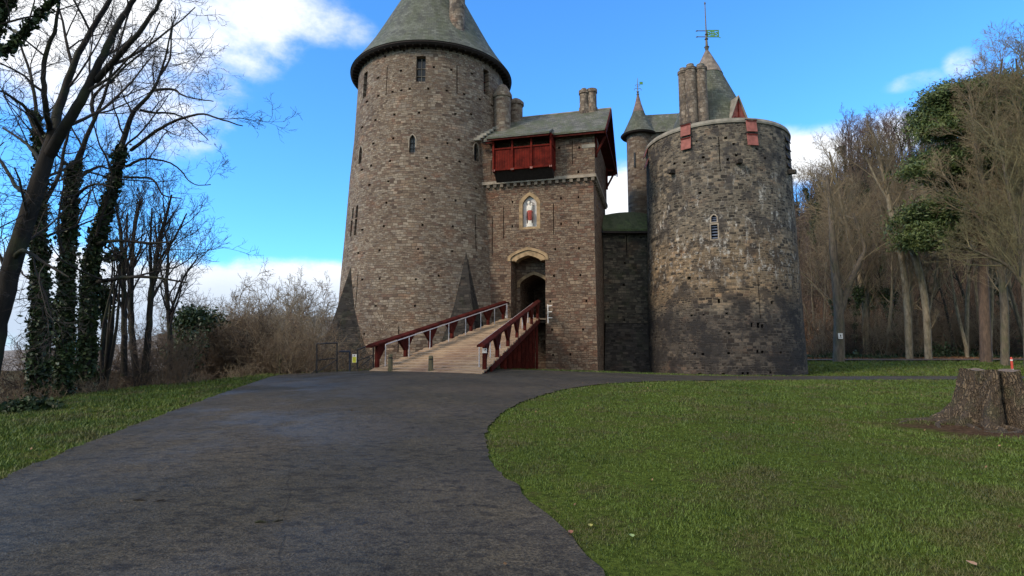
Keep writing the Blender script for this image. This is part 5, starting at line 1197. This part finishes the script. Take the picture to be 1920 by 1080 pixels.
# scots pine with needle pads
def pine():
    rng = np.random.default_rng(50); D = 55; limbs = [[(1850, 700, 20), (1845, 560, 17), (1842, 470, 15), (1836, 380, 13), (1828, 300, 10), (1835, 220, 7), (1850, 170, 4)]]
    pads = [(1772, 205, 34, 20), (1765, 245, 28, 17), (1795, 180, 34, 15), (1830, 165, 34, 16), (1870, 158, 34, 18), (1905, 170, 34, 22), (1810, 215, 38, 24), (1850, 205, 36, 24), (1765, 300, 38, 22), (1750, 318, 24, 14), (1800, 290, 34, 22),
            (1780, 335, 36, 15), (1815, 345, 24, 14), (1890, 235, 30, 24), (1840, 270, 22, 15), (1745, 405, 34, 13), (1715, 428, 26, 13), (1765, 390, 24, 12), (1780, 420, 24, 10), (1725, 445, 18, 9), (1745, 235, 16, 22), (1910, 280, 22, 20)]
    pads = pads + [(a[0] + rng.normal(0, 22), a[1] + rng.normal(0, 16), a[2] * .45, a[3] * .4) for a in pads * 2] + [(1900 + 30 * rng.uniform(-1, 1.5), 150 + 150 * rng.uniform(), 20, 13) for _ in range(12)] + [(rng.uniform(1765, 1930), rng.uniform(165, 345), rng.uniform(14, 30), rng.uniform(8, 16)) for _ in range(26)] + [(rng.uniform(1712, 1850), rng.uniform(385, 452), rng.uniform(10, 22), rng.uniform(4, 9)) for _ in range(14)]
    C = []; br_ = []
    base = at(1850, 672, D)
    tp = smooth_path([tuple(at(a[0], a[1], D)) + (a[2] / 2 * D / F,) for a in limbs[0]], 18)
    for (u, v, rx, rz) in pads:
        d0 = D + rng.uniform(-2.2, 2.2); c = np.array(at(u, v, d0)); k = D / F
        # each pad is a cluster of tufts
        m_ = int(rx * rz * .42 / 8)
        for _ in range(m_ + 6):
            o = rng.normal(0, 1, 3); o /= np.linalg.norm(o); o *= rng.uniform(.2, 1) ** .5; tc__ = c + o * np.array([rx * k, rx * k * .9, rz * k])
            nn3 = rng.integers(60, 110); q = rng.normal(0, 1, (nn3, 3)) * np.array([.78, .78, .26]); C.append(tc__ + q)
        i = np.argmin(np.abs(tp[:, 2] - (c[2] - 1.0))); s = tp[i, :3]; mid = (s + c) / 2 + np.array([0, 0, -.3]); S = smooth_path([tuple(s) + (.11,), tuple(mid) + (.08,), tuple(c - np.array([0, 0, .3])) + (.03,)], 7); br_.append((S[:, :3], S[:, 3]))
    root = empty('pine_tree', base, 'tall dark green pine with layered needle pads at the top of the wood', 'tree')
    tubes_mesh('trunk', [(tp[:, :3], tp[:, 3])] + br_, m_bark('pine_bark', (.05, .035, .026), (.12, .08, .055)), root, base)
    leaves_mesh('crown', np.concatenate(C), .19, M['pine'], root, base, rng, .3)
pine()

# ------------------------------------------------------------------ shrubs on the left bank and in the valley
def make_shrub(name, seed, stems, Hh, mat, spread=.5, r=.03, kidn=(8, 6, 4), rmin=.007):
    rng = np.random.default_rng(seed); out = {}; P = dict(seg=[7, 5, 4, 3], jit=[.12, .2, .26, .3], up=[.03, .05, .02, .0], kids=list(kidn), t0=[.15, .1, .1], ang=(20, 60), ratio=.45, rmin=rmin, tip=.25)
    for i in range(stems):
        a = rng.uniform(0, 6.28); s = rng.uniform(.1, spread); grow(out, np.array([rng.normal(0, .25), rng.normal(0, .25), -.2]), np.array([math.cos(a) * s, math.sin(a) * s, 1.]), Hh * rng.uniform(.6, 1.05), r * rng.uniform(.6, 1.2), 0, P, rng)
    root = empty(name, (0, 0, 0), None, 'shrub'); tubes_mesh('stems', out[0], mat, root); tubes_mesh('twigs', [x for l, v in out.items() if l for x in v], mat, root); return root
sh_brown = [make_shrub('shrub', 60 + i, 9, 4.2, M['twig_brown'], .75) for i in range(2)]; sh_tan = [make_shrub('shrub', 70 + i, 9, 4.4, M['twig_tan'], .7) for i in range(2)]
sh_dark = [make_shrub('shrub', 80, 9, 3.6, M['twig_dark'], .8)]; tall_tan = [make_shrub('young_tree', 90 + i, 5, 8, M['twig_pale'], .28, .07, (9, 6, 4), .018) for i in range(2)]
low_br = [make_shrub('shrub', 95, 10, 1.7, M['twig_brown'], 1.2, .018, (5, 4, 3), .006), make_shrub('shrub', 96, 9, 1.5, M['twig_tan'], 1.3, .016, (5, 4, 3), .006)]
def bush(var, u, Y, vtop, s, label, group, off=0):
    first = var.name not in used_first; used_first.add(var.name); o = var if first else copy_tree(var)
    p_ = at(u, vtop, Y); z_ = gz(p_.x, Y) - .1; o.location = (p_.x, Y, z_); o.scale = (s, s, s); o.rotation_euler = (0, 0, rw_.uniform(0, 6.28)); o['label'] = label; o['group'] = group; o['category'] = 'shrub'; return o
names = {id(v): n for vs, n in ((sh_brown, 'brown'), (sh_tan, 'tan'), (sh_dark, 'dark'), (low_br, 'bramble-like')) for v in vs}
for i in range(46):
    u = 335 + 245 * (i + rw_.random() * .7) / 46; Y = rw_.uniform(28.5, 35); v_ = rw_.choice(sh_brown + sh_tan + sh_dark) if u > 400 else rw_.choice(sh_brown + sh_dark)
    p_ = at(u, 640, Y); z_ = gz(p_.x, Y); want = at(u, rw_.uniform(545, 640), Y).z - z_; bush(v_, u, Y, 600, max(.45, want / 4.3), 'tangled bare %s shrub on the bank between the saplings and the left tower' % names[id(v_)], 'bare %s shrubs on the bank' % names[id(v_)])
for i in range(20):
    u = 20 + 330 * (i + rw_.random()) / 20; Y = rw_.uniform(20, 27); v_ = rw_.choice(sh_dark + sh_brown); p_ = at(u, 640, Y); z_ = gz(p_.x, Y)
    bush(v_, u, Y, 600, max(.4, (at(u, rw_.uniform(590, 650), Y).z - z_) / 4.2), 'bare %s shrub among the ivy-covered trunks on the left bank' % names[id(v_)], 'bare %s shrubs among the trunks' % names[id(v_)])
for i, (u, vt, Y) in enumerate([(455, 560, 60), (540, 500, 56), (560, 512, 60), (596, 545, 52), (606, 540, 58), (505, 552, 62), (582, 575, 50), (612, 560, 62), (420, 575, 52), (480, 590, 55), (435, 548, 58), (468, 535, 64), (525, 530, 58), (575, 520, 60), (590, 560, 54), (395, 560, 60), (500, 570, 50), (550, 550, 52)]):
    v_ = tall_tan[i % 2]; p_ = at(u, vt, Y); z_ = gz(p_.x, Y); bush(v_, u, Y, vt, max(.5, (p_.z - z_) / 8.6), 'pale bare young tree rising behind the bank shrubs left of the tower', 'pale young trees behind the bank')['category'] = 'tree'
for i in range(34):
    t = i / 33; x_, y_ = lerp(Vector((-11.9, 9.5)), Vector((-13.4, 20)), t / .6) if t < .6 else lerp(Vector((-13.4, 20)), Vector((-11.2, 28.5)), (t - .6) / .4)
    x_ -= rw_.uniform(0.2, 1.5); v_ = rw_.choice(low_br); first = v_.name not in used_first; used_first.add(v_.name); o = v_ if first else copy_tree(v_)
    o.location = (x_, y_, gz(x_, y_) - .1); s_ = rw_.uniform(.45, .8); o.scale = (s_, s_, s_); o.rotation_euler = (0, 0, rw_.uniform(0, 6.28)); tag(o, 'low bramble tangle along the edge of the left grass verge', 'shrub', 'bramble tangles along the verge')
for i in range(34):
    u = 1515 + 420 * (i + rw_.random()) / 34; Y = rw_.uniform(61.5, 70); v_ = rw_.choice(sh_brown + sh_dark + sh_tan)
    o = copy_tree(v_); p_ = at(u, 640, Y); s_ = rw_.uniform(.6, 1.5); o.location = (p_.x, Y, gz(p_.x, Y) - .1); o.scale = (s_, s_, s_); o.rotation_euler = (0, 0, rw_.uniform(0, 6.28))
    tag(o, 'bare %s thicket plant at the foot of the wood right of the castle' % names[id(v_)], 'shrub', 'bare %s shrubs at the foot of the wood' % names[id(v_)])
# leafy evergreen bushes
def leafbush(u, v, Y, rx, rz, n, label, mat, seed, size=.09, name='ivy_bush'):
    rng = np.random.default_rng(seed); c = np.array(at(u, v, Y)); k = Y / F; b = np.array([c[0], c[1], gz(c[0], c[1])]); root = empty(name, b, label, 'shrub'); C = []
    for _ in range(14):
        o = rng.normal(0, 1, 3); o /= np.linalg.norm(o); o *= rng.uniform(.3, 1); cc_ = c + o * np.array([rx * k, rx * k * .8, rz * k]); C.append(cc_ + rng.normal(0, 1, (n // 14, 3)) * np.array([rx, rx, rz]) * k * .28)
        paths = None
    C = np.concatenate(C); leaves_mesh('foliage', C, size, mat, root, b, rng)
    st_ = []
    for j in range(5):
        e_ = c + rng.normal(0, .5, 3) * np.array([rx * k, rx * k, rz * k * .4]); S = smooth_path([tuple(b + np.array([0, 0, -.2])) + (.07,), tuple((b + e_) / 2 + rng.normal(0, .15, 3)) + (.05,), tuple(e_) + (.02,)], 7); st_.append((S[:, :3], S[:, 3]))
    tubes_mesh('stems', st_, M['bark_dark'], root, b)
leafbush(372, 605, 29, 42, 28, 4200, 'dark evergreen bush beside the saplings on the left bank', M['laurel'], 1)
leafbush(352, 650, 27.5, 30, 25, 2500, 'low dark evergreen bush below the saplings on the left bank', M['laurel'], 7)
leafbush(40, 770, 13.6, 46, 22, 3200, 'dark leafy undergrowth at the verge edge far left', M['ivy'], 3, .06)
leafbush(95, 610, 19, 16, 50, 1100, 'ivy mass clinging between the first two left trunks', M['ivy'], 4)
leafbush(190, 560, 21, 22, 40, 1000, 'ivy mass hanging around the foot of the rightmost ivy-covered trunk', M['ivy'], 5)
leafbush(215, 480, 20.5, 18, 14, 260, 'loose ivy tufts hanging off the rightmost ivy-covered trunk', M['ivy'], 8)
# wood-edge undergrowth
rng = np.random.default_rng(77); n = 34000; x = rng.uniform(24, 75, n); y = 61.0 + rng.uniform(0, 1, n) ** 1.5 * 8 + .9 * np.sin(x * .31) + .4 * np.sin(x * 1.1); hgt = np.abs(rng.normal(0, .5, n)) * (.25 + 1.3 * np.clip(np.sin(x * .43 + 1) * np.sin(x * .17) + .25 * np.sin(x * 1.7 + y), 0, 2)); kx_ = rng.uniform(0, 1, n) < .35 + .65 * (np.sin(x * .37 + y * .5) > -.2); x, y, hgt = x[kx_], y[kx_], hgt[kx_]
uo = leaves_mesh('undergrowth', np.stack([x, y, ground_z(x, y) + hgt], 1), .16, M['laurel'], None, (0, 0, 0), rng); tag(uo, kind='stuff')
rng = np.random.default_rng(78); paths = []
for i in range(2600):
    x = rng.uniform(26, 90); y = rng.uniform(61.5, 100); z = gz(x, y); L = rng.uniform(1, 3.4); d = np.array([rng.normal(0, .35), rng.normal(0, .35), 1]); p0 = np.array([x, y, z]); paths.append((np.array([p0, p0 + d * L * .5 + rng.normal(0, .1, 3), p0 + d * L + rng.normal(0, .3, 3)]), np.array([.03, .02, .01])))
for i in range(9000):
    y = 68 + 92 * rng.uniform(0, 1) ** .8; x = y * rng.uniform(.45, 1.0); z = gz(x, y)
    if z < 1.5: continue
    L = rng.uniform(2.5, 8); d = np.array([rng.normal(0, .34), rng.normal(0, .34), 1]); p0 = np.array([x, y, z]); paths.append((np.array([p0, p0 + d * L * .5 + rng.normal(0, .2, 3), p0 + d * L + rng.normal(0, .5, 3)]), np.array([.045, .03, .012])))
us = tubes_mesh('brushwood', paths, simple('reddish_brushwood', (.062, .044, .031), .9, .45, .2)); tag(us, kind='stuff')
rng = np.random.default_rng(79); n = 5000; x = rng.uniform(22, 60, n); y = 59.8 + rng.uniform(0, 3, n)
lv_ = leaves_mesh('fallen_leaves', np.stack([x, y, ground_z(x, y) + .12], 1), .10, simple('dead_leaves', (.16, .08, .04), .9, .4, 2), None, (0, 0, 0), rng); tag(lv_, kind='stuff')

# ------------------------------------------------------------------ grass blades, litter
def grass():
    rng = np.random.default_rng(5); X = []; Y = []
    n = 620000; y = 2.6 * (62 / 2.6) ** (rng.uniform(0, 1, n) ** .92); x = rng.uniform(-.92, .92, n) * y
    k = ~inside(x, y, path_poly) | (seg_dist(x, y, path_poly) < .02)
    k &= ~(inside(x, y, MOAT) & (seg_dist(x, y, MOAT) > .8)); k &= ~(inside(x, y, VERGE) & (seg_dist(x, y, VERGE) > 1.5)); k &= ~inside(x, y, UPPER)
    md = np.hypot(x - 9.0, y - 11.0) + .5 * np.sin(x * 2.3) + .4 * np.sin(y * 3.1 + x); k &= (md > 1.55) | (rng.uniform(0, 1, len(x)) < np.clip((md - 1.0) * 1.1, 0, 1) * .5); k &= md > 1.0
    cl = np.sin(x * 1.9 + 2 * np.sin(y * .8)) * np.sin(y * 2.3 + 1.5 * np.sin(x * 1.1)) ; c2 = np.sin(x * 5.1 + 3 * np.sin(y * 1.7)) * np.sin(y * 4.3 + 2 * np.sin(x * 2.9)); k &= rng.uniform(0, 1, len(x)) < .62 + .24 * cl + .28 * c2
    x, y, cl = x[k], y[k], cl[k]; n = len(x); z = ground_z(x, y); d = np.hypot(x, y)
    left = x < -5; h = (.017 + .0013 * d) * rng.uniform(.5, 1.5, n) * (1 + .35 * cl) * np.where(left, 1.5, 1); w = (.0025 + .00075 * d)
    a = rng.uniform(0, 6.28, n); b = rng.uniform(0, 6.28, n); ln_ = rng.uniform(.2, 1.1, n) * h
    P0 = np.stack([x - np.cos(a) * w, y - np.sin(a) * w, z - .01], 1); P1 = np.stack([x + np.cos(a) * w, y + np.sin(a) * w, z - .01], 1); P2 = np.stack([x + np.cos(b) * ln_, y + np.sin(b) * ln_, z + h], 1)
    me = bpy.data.meshes.new('grass'); mesh_np(me, np.stack([P0, P1, P2], 1).reshape(-1, 3), np.arange(3 * n).reshape(n, 3), False); tag(link(me, 'grass', M['grass']), kind='stuff')
grass()
rng = np.random.default_rng(15); y = np.sqrt(rng.uniform(9, 900, 700)); x = rng.uniform(-.9, .9, 700) * y
k = ~(inside(x, y, VERGE) | inside(x, y, MOAT)); k &= ~inside(x, y, path_poly) | (rng.uniform(0, 1, 700) < .12); x, y = x[k], y[k]
tag(leaves_mesh('leaf_litter', np.stack([x, y, ground_z(x, y) + .045], 1), .022, simple('litter_brown', (.15, .09, .05), .8, .5, 3), None, (0, 0, 0), rng), kind='stuff')
def twig(u, v, L, a, label):
    g = on_ground(u, v); pts = [g + Vector((math.cos(a) * L * t, math.sin(a) * L * t, .035 + .012 * math.sin(t * 9))) for t in np.linspace(0, 1, 7)]; mb = MB().tube(pts, [.011, .012, .01, .01, .009, .007, .004], 6)
    mb.tube([pts[4], pts[4] + Vector((.06, .05, .01))], [.006, .003], 5); tag(mb.build('twig', M['bark_dark']), label, 'twig')
twig(250, 945, .34, -.15, 'short fallen twig lying on the near left part of the tarmac path'); twig(478, 988, .22, .2, 'tiny fallen twig on the tarmac near the centre left foreground')
for u, v, c, lab, s in ((1107, 995, (.30, .28, .07), 'pale yellow fallen leaf at the lawn edge in the foreground', .04), (1070, 1008, (.22, .09, .05), 'brown fallen leaf on the path edge in the foreground', .045), (1822, 1068, (.28, .17, .10), 'curled brown leaf in the grass at the bottom right', .05),
                        (1185, 1015, (.20, .26, .10), 'pale green fallen leaf lying in the foreground grass', .04)):
    g = on_ground(u, v) + Vector((0, 0, .045)); pts = [(0, -1, 0), (.45, -.5, .12), (.5, .2, .15), (0, 1, .05), (-.5, .2, .18), (-.45, -.5, .1)]
    mb = MB().add([g + Vector(p_) * s for p_ in pts] + [g + Vector((0, 0, -.05)) * s], [(i, (i + 1) % 6, 6) for i in range(6)]); tag(mb.build('leaf', simple('leaf_colour', c, .6)), lab, 'leaf')
sc.render.engine = 'CYCLES'
